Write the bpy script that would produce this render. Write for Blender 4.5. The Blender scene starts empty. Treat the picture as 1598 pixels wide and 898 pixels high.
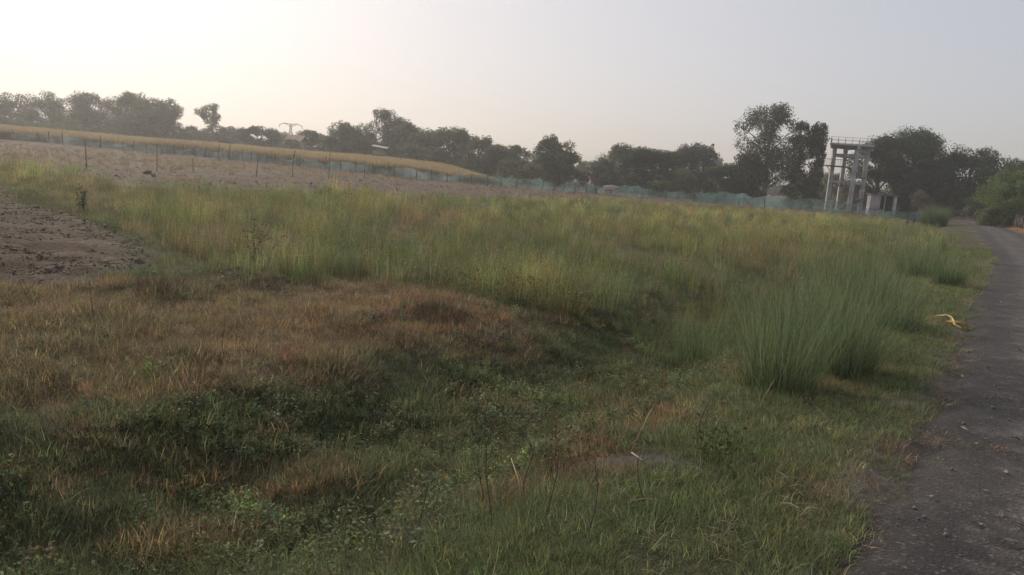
import bpy, math, random
import numpy as np
from mathutils import Vector, Matrix

sc = bpy.context.scene
C = sc.collection
R = math.radians
PI = math.pi

# ------------------------------------------------------------------ camera
PW, PH, FPX = 1598, 898, 1230.0
ROLL, PITCH, EYE = R(4.7), R(8.5), 1.65
_c, _s = math.cos(ROLL), math.sin(ROLL)
_cp, _sp = math.cos(PITCH), math.sin(PITCH)
_r0, _u0, _f0 = Vector((1, 0, 0)), Vector((0, _sp, _cp)), Vector((0, _cp, -_sp))
cam = bpy.data.cameras.new('camera')
camo = bpy.data.objects.new('camera', cam)
C.objects.link(camo)
_m = Matrix((_c*_r0 + _s*_u0, -_s*_r0 + _c*_u0, -_f0)).transposed().to_4x4()
_m.translation = (0, 0, EYE)
camo.matrix_world = _m
cam.sensor_width = 36
cam.lens = 36*FPX/PW
cam.clip_start = 0.05
cam.clip_end = 6000
sc.camera = camo

# ------------------------------------------------------------------ sky, sun, exposure
SUN_EL, SUN_AZ = 28.0, -34.0
world = bpy.data.worlds.new('World')
sc.world = world
world.use_nodes = True
nt = world.node_tree
bg = nt.nodes['Background']
sky = nt.nodes.new('ShaderNodeTexSky')
sky.sky_type = 'NISHITA'
sky.sun_disc = False
sky.sun_elevation = R(SUN_EL)
sky.sun_rotation = R(SUN_AZ)
sky.air_density, sky.dust_density, sky.ozone_density = 1.0, 4.0, 2.0
_pre = nt.nodes.new('ShaderNodeVectorMath'); _pre.operation = 'SCALE'; _pre.inputs['Scale'].default_value = 0.1
_hs = nt.nodes.new('ShaderNodeHueSaturation'); _hs.inputs['Saturation'].default_value = 1.0
_gm = nt.nodes.new('ShaderNodeGamma'); _gm.inputs[1].default_value = 0.335      # thick dust: an evened-out sky
_mu = nt.nodes.new('ShaderNodeVectorMath'); _mu.operation = 'MULTIPLY'; _mu.inputs[1].default_value = (0.618, 0.600, 0.620)
nt.links.new(sky.outputs[0], _pre.inputs[0]); nt.links.new(_pre.outputs[0], _gm.inputs[0])
nt.links.new(_gm.outputs[0], _hs.inputs['Color']); nt.links.new(_hs.outputs[0], _mu.inputs[0])
nt.links.new(_mu.outputs[0], bg.inputs[0])
bg.inputs[1].default_value = 1.0
sun = bpy.data.lights.new('sun', 'SUN')
sun.energy = 2.6
sun.angle = R(12)
sun.color = (1.0, 0.89, 0.76)
suno = bpy.data.objects.new('sun', sun)
C.objects.link(suno)
_sd = Vector((math.sin(R(SUN_AZ))*math.cos(R(SUN_EL)), math.cos(R(SUN_AZ))*math.cos(R(SUN_EL)), math.sin(R(SUN_EL))))
suno.rotation_euler = _sd.to_track_quat('Z', 'Y').to_euler()
suno.location = _sd*50
sc.view_settings.view_transform = 'Standard'
sc.view_settings.look = 'None'
sc.view_settings.exposure = 0.40
sc.view_settings.gamma = 1.0
sc.render.engine = 'CYCLES'
cy = sc.cycles
cy.use_denoising = True
cy.max_bounces = 4; cy.diffuse_bounces = 2; cy.glossy_bounces = 1; cy.transmission_bounces = 2
cy.transparent_max_bounces = 12; cy.volume_bounces = 1
cy.use_adaptive_sampling = True
cy.adaptive_threshold = 0.012
sc.render.filter_size = 1.4

# ------------------------------------------------------------------ helpers
rng = np.random.default_rng(7)
random.seed(7)

def ss(a, b, x):
    t = np.clip((x-a)/(b-a), 0, 1)
    return t*t*(3-2*t)

def _hash(i, j, k):
    n = (i.astype(np.int64)*374761393 + j.astype(np.int64)*668265263 + k*974634777) & 0x7fffffff
    n = ((n ^ (n >> 13))*1274126177) & 0x7fffffff
    n = ((n ^ (n >> 16))*1103515245 + 12345) & 0x7fffffff
    return (n & 0xffff)/65535.0

def noise(x, y, k=0):
    x = np.asarray(x, float); y = np.asarray(y, float)
    i = np.floor(x); j = np.floor(y)
    u = x-i; v = y-j
    u = u*u*(3-2*u); v = v*v*(3-2*v)
    i = i.astype(np.int64); j = j.astype(np.int64)
    a = _hash(i, j, k)*(1-u) + _hash(i+1, j, k)*u
    b = _hash(i, j+1, k)*(1-u) + _hash(i+1, j+1, k)*u
    return (a*(1-v) + b*v)*2 - 1

def fbm(x, y, k=0, o=4):
    r = 0; a = 1.0; t = 0
    for q in range(o):
        r = r + a*noise(np.asarray(x)*2**q + 13.7*q, np.asarray(y)*2**q - 7.3*q, k+q)
        t += a; a *= 0.5
    return r/t

# the road: left edge, a straight line that bends left far away
RDX, RDY = 0.5265, 0.8502
def road_left_x(y):
    y = np.asarray(y, float)
    return -0.444 - 0.16*ss(8, 3, y) + 0.6194*y - 0.06*np.clip(y-26, 0, 400) - 0.0006*np.clip(y-40, 0, 400)**2 - 0.004*np.clip(y-80, 0, 60)**2
def dist_road(x, y):
    """metres to the left of the road's left edge (negative: on and beyond the road)"""
    return (road_left_x(y) - np.asarray(x, float))*0.850
ROAD_W = 2.8

def terrain(x, y):
    x = np.asarray(x, float); y = np.asarray(y, float)
    d = dist_road(x, y)
    fade = 1 - ss(14, 30, y)*0.65
    base = -0.06*ss(0.1, 1.0, d) - 0.40*ss(0.9, 3.0, d)
    ditch = -0.42*ss(1.5, 3.3, d)*(1-ss(4.1, 5.7, d))*fade
    bumps = ss(0.5, 2.5, d)*(0.09*fbm(x*0.9, y*0.9, 3, 3) + 0.055*noise(x*2.4, y*2.4, 9))
    near = 1 - ss(25, 50, np.hypot(x, y))
    bumps = bumps*near + ss(0.5, 2.5, d)*(1-near)*0.06*fbm(x*0.3, y*0.3, 5, 3)
    mound = 0.16*np.exp(-(((x+1.25)/0.8)**2 + ((y-11.2)/1.0)**2)) + 0.13*np.exp(-(((x+4.9)/2.2)**2 + ((y-12.6)/0.9)**2))
    rise = 0.85*ss(50, 120, y)*ss(12, -25, x)
    rd = -d - ROAD_W
    bank = 0.30*ss(0.2, 1.4, rd) + 0.1*ss(0.2, 2, rd)*noise(x*0.7, y*0.7, 21)
    sink = -0.06*ss(-0.05, 0.25, -d)*ss(0.05, -0.25, rd)
    return base + ditch + bumps + mound + rise + bank + sink
def tz(x, y):
    return float(terrain(np.array([x]), np.array([y]))[0])

def ray(px, py):
    u = (px-PW/2)/FPX; v = -(py-PH/2)/FPX
    a = u*_c - v*_s; b = u*_s + v*_c
    return Vector((a, _cp + b*_sp, -_sp + b*_cp))
def at(px, py, Y):
    """the point at depth Y metres seen at photo pixel px, py"""
    d = ray(px, py)
    return Vector((0, 0, EYE)) + d*(Y/d.y)
def hit(px, py):
    """the ground point seen at photo pixel px, py"""
    d = ray(px, py)
    Y = np.geomspace(1.5, 400, 3000)
    t = Y/d.y
    g = terrain(d.x*t, Y)
    z = EYE + d.z*t
    k = np.argmax(z < g)
    if z[k] >= g[k]: k = len(Y)-1
    return Vector((float(d.x*t[k]), float(Y[k]), float(g[k])))

# ---- mesh helpers
def mesh_np(name, V, F, mat=None, attrs=None, smooth=False):
    """V (n,3); F (m,k) one polygon size, or a list of such arrays"""
    V = np.asarray(V, np.float32)
    Fs = F if isinstance(F, list) else [F]
    Fs = [np.asarray(f, np.int32) for f in Fs if len(f)]
    me = bpy.data.meshes.new(name)
    me.vertices.add(len(V)); me.vertices.foreach_set('co', V.ravel())
    loops = np.concatenate([f.ravel() for f in Fs])
    starts = []; o = 0
    for f in Fs:
        starts.append(o + np.arange(len(f))*f.shape[1]); o += f.size
    starts = np.concatenate(starts).astype(np.int32)
    me.loops.add(len(loops)); me.loops.foreach_set('vertex_index', loops)
    me.polygons.add(len(starts)); me.polygons.foreach_set('loop_start', starts)
    me.update(calc_edges=True)
    me.validate()
    if smooth:
        me.polygons.foreach_set('use_smooth', np.ones(len(me.polygons), bool))
    for k, (typ, arr) in (attrs or {}).items():
        a = me.attributes.new(k, typ, 'POINT')
        arr = np.asarray(arr, np.float32)
        a.data.foreach_set('value' if typ == 'FLOAT' else ('color' if typ == 'FLOAT_COLOR' else 'vector'), arr.ravel())
    if mat: me.materials.append(mat)
    return me

class MB:
    """collects shapes, builds one mesh"""
    def __init__(s): s.v = []; s.f = []
    def quad(s, a, b, c, d):
        n = len(s.v); s.v += [tuple(a), tuple(b), tuple(c), tuple(d)]; s.f.append((n, n+1, n+2, n+3))
    def box(s, x0, x1, y0, y1, z0, z1):
        n = len(s.v)
        s.v += [(x0,y0,z0),(x1,y0,z0),(x1,y1,z0),(x0,y1,z0),(x0,y0,z1),(x1,y0,z1),(x1,y1,z1),(x0,y1,z1)]
        s.f += [(n,n+3,n+2,n+1),(n+4,n+5,n+6,n+7),(n,n+1,n+5,n+4),(n+1,n+2,n+6,n+5),(n+2,n+3,n+7,n+6),(n+3,n,n+4,n+7)]
    def tube(s, pts, rad, k=6):
        pts = [Vector(p) for p in pts]
        rad = rad if isinstance(rad, (list, tuple)) else [rad]*len(pts)
        n0 = len(s.v)
        for i, p in enumerate(pts):
            t = (pts[min(i+1, len(pts)-1)] - pts[max(i-1, 0)]).normalized()
            a = t.cross(Vector((0.31, 0.95, 0.05)));
            if a.length < 0.1: a = t.cross(Vector((1, 0, 0)))
            a.normalize(); b = t.cross(a)
            for q in range(k):
                w = 2*PI*q/k
                s.v.append(tuple(p + (a*math.cos(w) + b*math.sin(w))*rad[i]))
        for i in range(len(pts)-1):
            for q in range(k):
                r = (q+1) % k
                s.f.append((n0+i*k+q, n0+i*k+r, n0+(i+1)*k+r, n0+(i+1)*k+q))
        s.f.append(tuple(n0+q for q in range(k))[::-1])
        s.f.append(tuple(n0+(len(pts)-1)*k+q for q in range(k)))
    def beam(s, a, b, w, h):
        """rectangular bar from a to b, w wide, h high"""
        a = Vector(a); b = Vector(b); t = (b-a).normalized()
        x = t.cross(Vector((0, 0, 1)))
        if x.length < 0.05: x = Vector((1, 0, 0))
        x.normalize(); y = x.cross(t)
        n = len(s.v)
        for p in (a, b):
            for sx, sy in ((-1,-1),(1,-1),(1,1),(-1,1)):
                s.v.append(tuple(p + x*sx*w/2 + y*sy*h/2))
        s.f += [(n,n+1,n+2,n+3),(n+7,n+6,n+5,n+4)] + [(n+q, n+4+q, n+4+(q+1)%4, n+(q+1)%4) for q in range(4)]
    def mesh(s, name, mat, smooth=False):
        me = bpy.data.meshes.new(name); me.from_pydata(s.v, [], s.f); me.update()
        if smooth: me.polygons.foreach_set('use_smooth', np.ones(len(me.polygons), bool))
        if mat: me.materials.append(mat)
        return me
    def build(s, name, mat, parent=None, smooth=False):
        return link(name, s.mesh(name, mat, smooth), parent)

def link(name, me, parent=None, loc=None):
    o = bpy.data.objects.new(name, me); C.objects.link(o)
    if parent: o.parent = parent
    if loc is not None: o.location = loc
    return o
def tag(o, label=None, cat=None, group=None, kind=None):
    if label: o['label'] = label
    if cat: o['category'] = cat
    if group: o['group'] = group
    if kind: o['kind'] = kind
    return o
def thing(name, label, cat, loc=(0,0,0), rz=0, group=None):
    o = bpy.data.objects.new(name, None); C.objects.link(o)
    o.empty_display_size = 0.3
    o.location = loc; o.rotation_euler = (0, 0, rz)
    return tag(o, label, cat, group)

# ------------------------------------------------------------------ materials
def new_mat(name):
    m = bpy.data.materials.new(name); m.use_nodes = True
    n = m.node_tree; n.nodes.clear()
    out = n.nodes.new('ShaderNodeOutputMaterial')
    return m, n, out
def solid(name, col, var=0.25, scale=3.0, rough=0.85, bump=0.3, spec=0.25, stain=None):
    """matte surface with noise in colour and relief, in object space"""
    m, n, out = new_mat(name)
    b = n.nodes.new('ShaderNodeBsdfPrincipled'); b.inputs['Roughness'].default_value = rough
    b.inputs['Specular IOR Level'].default_value = spec
    tc = n.nodes.new('ShaderNodeTexCoord')
    no = n.nodes.new('ShaderNodeTexNoise'); no.inputs['Scale'].default_value = scale; no.inputs['Detail'].default_value = 6
    n.links.new(tc.outputs['Object'], no.inputs['Vector'])
    mx = n.nodes.new('ShaderNodeMix'); mx.data_type = 'RGBA'
    lo = tuple(c*(1-var) for c in col); hi = tuple(min(1, c*(1+var)) for c in col)
    if stain: lo = stain
    mx.inputs[6].default_value = (*lo, 1); mx.inputs[7].default_value = (*hi, 1)
    rp = n.nodes.new('ShaderNodeMapRange'); rp.inputs[1].default_value = 0.3; rp.inputs[2].default_value = 0.7
    n.links.new(no.outputs['Fac'], rp.inputs[0]); n.links.new(rp.outputs[0], mx.inputs[0])
    n.links.new(mx.outputs[2], b.inputs['Base Color'])
    if bump:
        bp = n.nodes.new('ShaderNodeBump'); bp.inputs['Strength'].default_value = bump; bp.inputs['Distance'].default_value = 0.02
        n.links.new(no.outputs['Fac'], bp.inputs['Height']); n.links.new(bp.outputs[0], b.inputs['Normal'])
    n.links.new(b.outputs[0], out.inputs[0])
    return m
def leaf_mat(name, col=None, var=0.35, trans=0.35, instancer=False):
    """leaf or blade: colour from an attribute (instancer) or a constant, varied by the per-leaf value 'rnd'"""
    m, n, out = new_mat(name)
    b = n.nodes.new('ShaderNodeBsdfPrincipled'); b.inputs['Roughness'].default_value = 0.7
    b.inputs['Specular IOR Level'].default_value = 0.2
    tr = n.nodes.new('ShaderNodeBsdfTranslucent')
    ar = n.nodes.new('ShaderNodeAttribute'); ar.attribute_name = 'rnd'
    mr = n.nodes.new('ShaderNodeMapRange'); mr.inputs[3].default_value = 1-var; mr.inputs[4].default_value = 1+var
    n.links.new(ar.outputs['Fac'], mr.inputs[0])
    sc_ = n.nodes.new('ShaderNodeVectorMath'); sc_.operation = 'SCALE'
    if instancer:
        ac = n.nodes.new('ShaderNodeAttribute'); ac.attribute_type = 'INSTANCER'; ac.attribute_name = 'tint'
        n.links.new(ac.outputs['Color'], sc_.inputs[0])
    else:
        sc_.inputs[0].default_value = col
    n.links.new(mr.outputs[0], sc_.inputs['Scale'])
    # a second, hue-like variation: some leaves are yellower
    ah = n.nodes.new('ShaderNodeAttribute'); ah.attribute_name = 'dry'
    mx = n.nodes.new('ShaderNodeMix'); mx.data_type = 'RGBA'
    mul = n.nodes.new('ShaderNodeVectorMath'); mul.operation = 'MULTIPLY'; mul.inputs[1].default_value = (1.55, 1.32, 1.0)
    n.links.new(sc_.outputs[0], mul.inputs[0])
    n.links.new(ah.outputs['Fac'], mx.inputs[0]); n.links.new(sc_.outputs[0], mx.inputs[6]); n.links.new(mul.outputs[0], mx.inputs[7])
    n.links.new(mx.outputs[2], b.inputs['Base Color']); n.links.new(mx.outputs[2], tr.inputs['Color'])
    ms = n.nodes.new('ShaderNodeMixShader'); ms.inputs[0].default_value = trans
    n.links.new(b.outputs[0], ms.inputs[1]); n.links.new(tr.outputs[0], ms.inputs[2])
    n.links.new(ms.outputs[0], out.inputs[0])
    return m

M = {}
M['grass'] = leaf_mat('grass_blades', instancer=True, trans=0.42, var=0.6)
M['bark'] = solid('bark', (0.10, 0.085, 0.07), 0.4, 4)
M['bark_pale'] = solid('pale_bark', (0.30, 0.27, 0.23), 0.35, 3)
M['concrete'] = solid('weathered_concrete', (0.46, 0.44, 0.41), 0.2, 0.9, stain=(0.27, 0.255, 0.235))
M['concrete_dark'] = solid('dark_concrete', (0.15, 0.145, 0.14), 0.3, 1.6)
M['steel'] = solid('rusty_steel', (0.13, 0.11, 0.10), 0.4, 8)
M['wood'] = solid('grey_wood', (0.09, 0.075, 0.062), 0.45, 6)
M['wood_pale'] = solid('dry_wood', (0.28, 0.23, 0.17), 0.35, 6)
M['plaster'] = solid('pink_plaster', (0.40, 0.32, 0.31), 0.25, 1.5, stain=(0.30, 0.26, 0.25))
M['plaster_white'] = solid('white_plaster', (0.66, 0.64, 0.60), 0.2, 1.2, stain=(0.42, 0.40, 0.37))
M['brick'] = solid('brick_wall', (0.27, 0.17, 0.13), 0.3, 5)
M['tin'] = solid('tin_roof', (0.20, 0.20, 0.20), 0.15, 2, rough=0.45, spec=0.5)
M['dark'] = solid('dark_opening', (0.03, 0.028, 0.027), 0.3, 2)
M['tile'] = solid('clay_tile', (0.24, 0.14, 0.10), 0.35, 4)
M['hide_white'] = solid('white_hide', (0.42, 0.35, 0.31), 0.12, 3, bump=0)
M['hide_grey'] = solid('grey_hide', (0.26, 0.24, 0.23), 0.2, 3, bump=0)
M['horn'] = solid('horn', (0.08, 0.07, 0.06), 0.2, 3, bump=0)
M['husk'] = solid('yellow_husk', (0.50, 0.36, 0.16), 0.25, 12, rough=0.6)
M['straw'] = solid('straw', (0.27, 0.21, 0.13), 0.35, 20)
M['clod'] = solid('soil_clod', (0.145, 0.103, 0.073), 0.35, 6)
M['stone'] = solid('road_stone', (0.20, 0.19, 0.185), 0.4, 9)
M['leaf_litter'] = solid('fallen_leaf', (0.30, 0.25, 0.19), 0.3, 20)
M['stump'] = solid('charred_stump', (0.035, 0.03, 0.028), 0.3, 8)
M['tarp'] = solid('pale_sheet', (0.30, 0.31, 0.30), 0.15, 2)

# green shade-net: a weave too fine to see, half open
def net_mat(name, col, opac):
    m, n, out = new_mat(name)
    b = n.nodes.new('ShaderNodeBsdfDiffuse')
    tr = n.nodes.new('ShaderNodeBsdfTranslucent'); tp = n.nodes.new('ShaderNodeBsdfTransparent')
    tc = n.nodes.new('ShaderNodeTexCoord')
    no = n.nodes.new('ShaderNodeTexNoise'); no.inputs['Scale'].default_value = 0.35; no.inputs['Detail'].default_value = 7
    n.links.new(tc.outputs['Object'], no.inputs['Vector'])
    mx = n.nodes.new('ShaderNodeMix'); mx.data_type = 'RGBA'
    mx.inputs[6].default_value = (*[c*0.6 for c in col], 1); mx.inputs[7].default_value = (*[c*1.35 for c in col], 1)
    mr0 = n.nodes.new('ShaderNodeMapRange'); mr0.inputs[1].default_value = 0.35; mr0.inputs[2].default_value = 0.65
    n.links.new(no.outputs['Fac'], mr0.inputs[0]); n.links.new(mr0.outputs[0], mx.inputs[0])
    n.links.new(mx.outputs[2], b.inputs[0]); n.links.new(mx.outputs[2], tr.inputs[0])
    ms = n.nodes.new('ShaderNodeMixShader'); ms.inputs[0].default_value = 0.5
    n.links.new(b.outputs[0], ms.inputs[1]); n.links.new(tr.outputs[0], ms.inputs[2])
    m2 = n.nodes.new('ShaderNodeMixShader')
    mr = n.nodes.new('ShaderNodeMapRange'); mr.inputs[1].default_value = 0.35; mr.inputs[2].default_value = 0.65
    mr.inputs[3].default_value = opac-0.18; mr.inputs[4].default_value = min(1, opac+0.18)
    n.links.new(no.outputs['Fac'], mr.inputs[0]); n.links.new(mr.outputs[0], m2.inputs[0])
    n.links.new(tp.outputs[0], m2.inputs[1]); n.links.new(ms.outputs[0], m2.inputs[2])
    n.links.new(m2.outputs[0], out.inputs[0])
    return m
M['net'] = net_mat('green_net', (0.115, 0.178, 0.168), 0.62)
M['net_pale'] = net_mat('faded_net', (0.185, 0.235, 0.225), 0.62)

# ------------------------------------------------------------------ zones of the field (outlines on the ground)
def poly(pts): return np.array([tuple(hit(*p))[:2] for p in pts])
Z_PLOUGH_NEAR = poly([(-400,300),(0,292),(60,318),(130,345),(215,372),(235,400),(215,430),(120,445),(0,452),(-400,445)])
Z_DRY = poly([(-400,446),(0,446),(215,425),(330,428),(440,436),(560,442),(680,462),(780,478),(900,497),(900,520),(800,528),(740,545),(640,575),(560,590),(440,602),(300,615),(150,640),(0,660),(-400,640)])
Z_RED = poly([(420,470),(620,455),(760,480),(830,505),(700,545),(560,560),(430,545)])
Z_TALL = poly([(150,318),(230,306),(420,300),(560,303),(800,315),(1000,318),(1200,330),(1420,347),(1500,352),(1540,385),(1500,440),(1400,520),(1310,590),(1130,580),(1000,545),(930,500),(860,488),(760,470),(640,450),(500,440),(400,428),(330,410),(270,372),(190,345)])
Z_LEFTGRASS = poly([(-400,262),(0,258),(120,270),(200,300),(330,312),(300,340),(330,410),(240,395),(160,350),(60,312),(0,290),(-400,300)])
Z_STUBBLE = poly([(-400,240),(0,245),(120,262),(400,274),(560,280),(640,284),(700,276),(560,268),(400,256),(200,241),(0,228),(-400,215)])

def inside(P, x, y):
    r = np.zeros(np.shape(x), bool)
    n = len(P)
    for i in range(n):
        x1, y1 = P[i]; x2, y2 = P[(i+1) % n]
        if y1 == y2: continue
        c = ((y1 > y) != (y2 > y)) & (x < (x2-x1)*(y-y1)/(y2-y1) + x1)
        r ^= c
    return r
def wob(x, y, k=50):
    """irregular zone borders"""
    r = np.hypot(x, y)
    a = 0.035*r + 0.1
    return x + a*fbm(x*1.1/(0.1*r+0.6), y*1.1/(0.1*r+0.6), k, 3)*1.6, y + a*fbm(x*1.1/(0.1*r+0.6)+31, y*1.1/(0.1*r+0.6), k+9, 3)*2.2
def zone(P, x, y, k=50):
    wx, wy = wob(x, y, k)
    return inside(P, wx, wy)
def zsoft(P, x, y, k=50, n=5, s=0.05):
    g = np.random.default_rng(k)
    a = np.zeros(np.shape(x))
    wx, wy = wob(x, y, k)
    r = np.hypot(x, y)*s + 0.05
    for _ in range(n):
        t = g.uniform(0, 2*PI); q = g.uniform(0.2, 1)
        a += inside(P, wx + r*q*math.cos(t), wy + 1.6*r*q*math.sin(t))
    return a/n

# ------------------------------------------------------------------ ground
def build_ground():
    N = 470
    t = np.linspace(-1, 1, N)
    A = 3.2; T = math.asinh(1500/A)
    gx = A*np.sinh(t*T); gy = 6 + A*np.sinh(t*T)
    X, Y = np.meshgrid(gx, gy)
    x = X.ravel(); y = Y.ravel()
    plN = zsoft(Z_PLOUGH_NEAR, x, y, 11)
    dry = zsoft(Z_DRY, x, y, 12); red = zsoft(Z_RED, x, y, 13)
    tall = zsoft(Z_TALL, x, y, 14); lg = zsoft(Z_LEFTGRASS, x, y, 15); st = zsoft(Z_STUBBLE, x, y, 16)
    d = dist_road(x, y)
    far = ss(38, 52, y)*(1-np.maximum(tall, st))*(d > 3)
    z = terrain(x, y)
    r = np.hypot(x, y)
    z += plN*(0.045*noise(x*5, y*5, 71) + 0.05*noise(x*1.2, y*2.5, 72) + 0.035*np.sin((y*0.9+x*0.25)*7.0)*(0.6+0.4*noise(x*0.5, y*0.5, 74)))*ss(60, 20, r)
    z += far*0.10*noise(x*0.9, y*0.9, 73)
    V = np.stack([x, y, z], 1)
    i = np.arange(N-1)
    a = (i[:, None]*N + i[None, :]).ravel()
    F = np.stack([a, a+1, a+N+1, a+N], 1)
    # colour of the soil and thatch that lies on it
    soil = np.array([0.090, 0.063, 0.045]); thatch = np.array([0.125, 0.092, 0.055]); moss = np.array([0.072, 0.070, 0.036])
    redt = np.array([0.150, 0.105, 0.064]); stub = np.array([0.110, 0.084, 0.058]); grey = np.array([0.104, 0.073, 0.050])
    col = np.repeat(moss[None], len(x), 0)
    def mixin(c, w): 
        nonlocal col
        col = col*(1-w[:, None]) + c[None]*w[:, None]
    mixin(soil, ss(0.15, 0.55, fbm(x*0.6, y*0.6, 31, 4))*0.7)
    mixin(thatch, dry); mixin(redt, red*0.8)
    mixin(thatch, tall*0.6); mixin(thatch*1.15, lg)
    mixin(grey, far)
    mixin(stub, st)
    mixin(soil*1.08, plN)
    mixin(stub*0.9, plN*ss(0.25, 0.5, fbm(x*0.8, y*2.2, 35, 3))*0.6)
    mixin(np.array([0.12, 0.10, 0.085]), ss(0.35, 0.05, d)*ss(-0.6, 0.0, d))
    mixin(np.array([0.23, 0.125, 0.075]), ss(0.1, 0.7, -d-ROAD_W)*ss(8, 3, -d-ROAD_W))
    ash = np.exp(-(((x-0.85)/0.35)**2 + ((y-4.75)/0.22)**2)); mixin(np.array([0.105, 0.095, 0.09]), np.clip(ash*1.2, 0, 1))
    col4 = np.concatenate([col, np.ones((len(x), 1))], 1)
    m, n, out = new_mat('field_ground')
    b = n.nodes.new('ShaderNodeBsdfPrincipled'); b.inputs['Roughness'].default_value = 0.95; b.inputs['Specular IOR Level'].default_value = 0.1
    ac = n.nodes.new('ShaderNodeAttribute'); ac.attribute_name = 'ground_colour'
    tc = n.nodes.new('ShaderNodeTexCoord')
    n1 = n.nodes.new('ShaderNodeTexNoise'); n1.inputs['Scale'].default_value = 9; n1.inputs['Detail'].default_value = 9; n1.inputs['Roughness'].default_value = 0.7
    n2 = n.nodes.new('ShaderNodeTexNoise'); n2.inputs['Scale'].default_value = 0.7; n2.inputs['Detail'].default_value = 8
    for q in (n1, n2): n.links.new(tc.outputs['Object'], q.inputs['Vector'])
    mr = n.nodes.new('ShaderNodeMapRange'); mr.inputs[1].default_value = 0.3; mr.inputs[2].default_value = 0.7; mr.inputs[3].default_value = 0.55; mr.inputs[4].default_value = 1.45
    n.links.new(n1.outputs['Fac'], mr.inputs[0])
    mr2 = n.nodes.new('ShaderNodeMapRange'); mr2.inputs[1].default_value = 0.3; mr2.inputs[2].default_value = 0.7; mr2.inputs[3].default_value = 0.75; mr2.inputs[4].default_value = 1.25
    n.links.new(n2.outputs['Fac'], mr2.inputs[0])
    mm = n.nodes.new('ShaderNodeMath'); mm.operation = 'MULTIPLY'; n.links.new(mr.outputs[0], mm.inputs[0]); n.links.new(mr2.outputs[0], mm.inputs[1])
    vs = n.nodes.new('ShaderNodeVectorMath'); vs.operation = 'SCALE'
    n.links.new(ac.outputs['Color'], vs.inputs[0]); n.links.new(mm.outputs[0], vs.inputs['Scale'])
    n.links.new(vs.outputs[0], b.inputs['Base Color'])
    bp = n.nodes.new('ShaderNodeBump'); bp.inputs['Strength'].default_value = 0.9; bp.inputs['Distance'].default_value = 0.06
    n.links.new(n1.outputs['Fac'], bp.inputs['Height']); n.links.new(bp.outputs[0], b.inputs['Normal'])
    n.links.new(b.outputs[0], out.inputs[0])
    me = mesh_np('ground', V, F, m, {'ground_colour': ('FLOAT_COLOR', col4)}, smooth=True)
    tag(link('ground', me), kind='structure')
build_ground()

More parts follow.
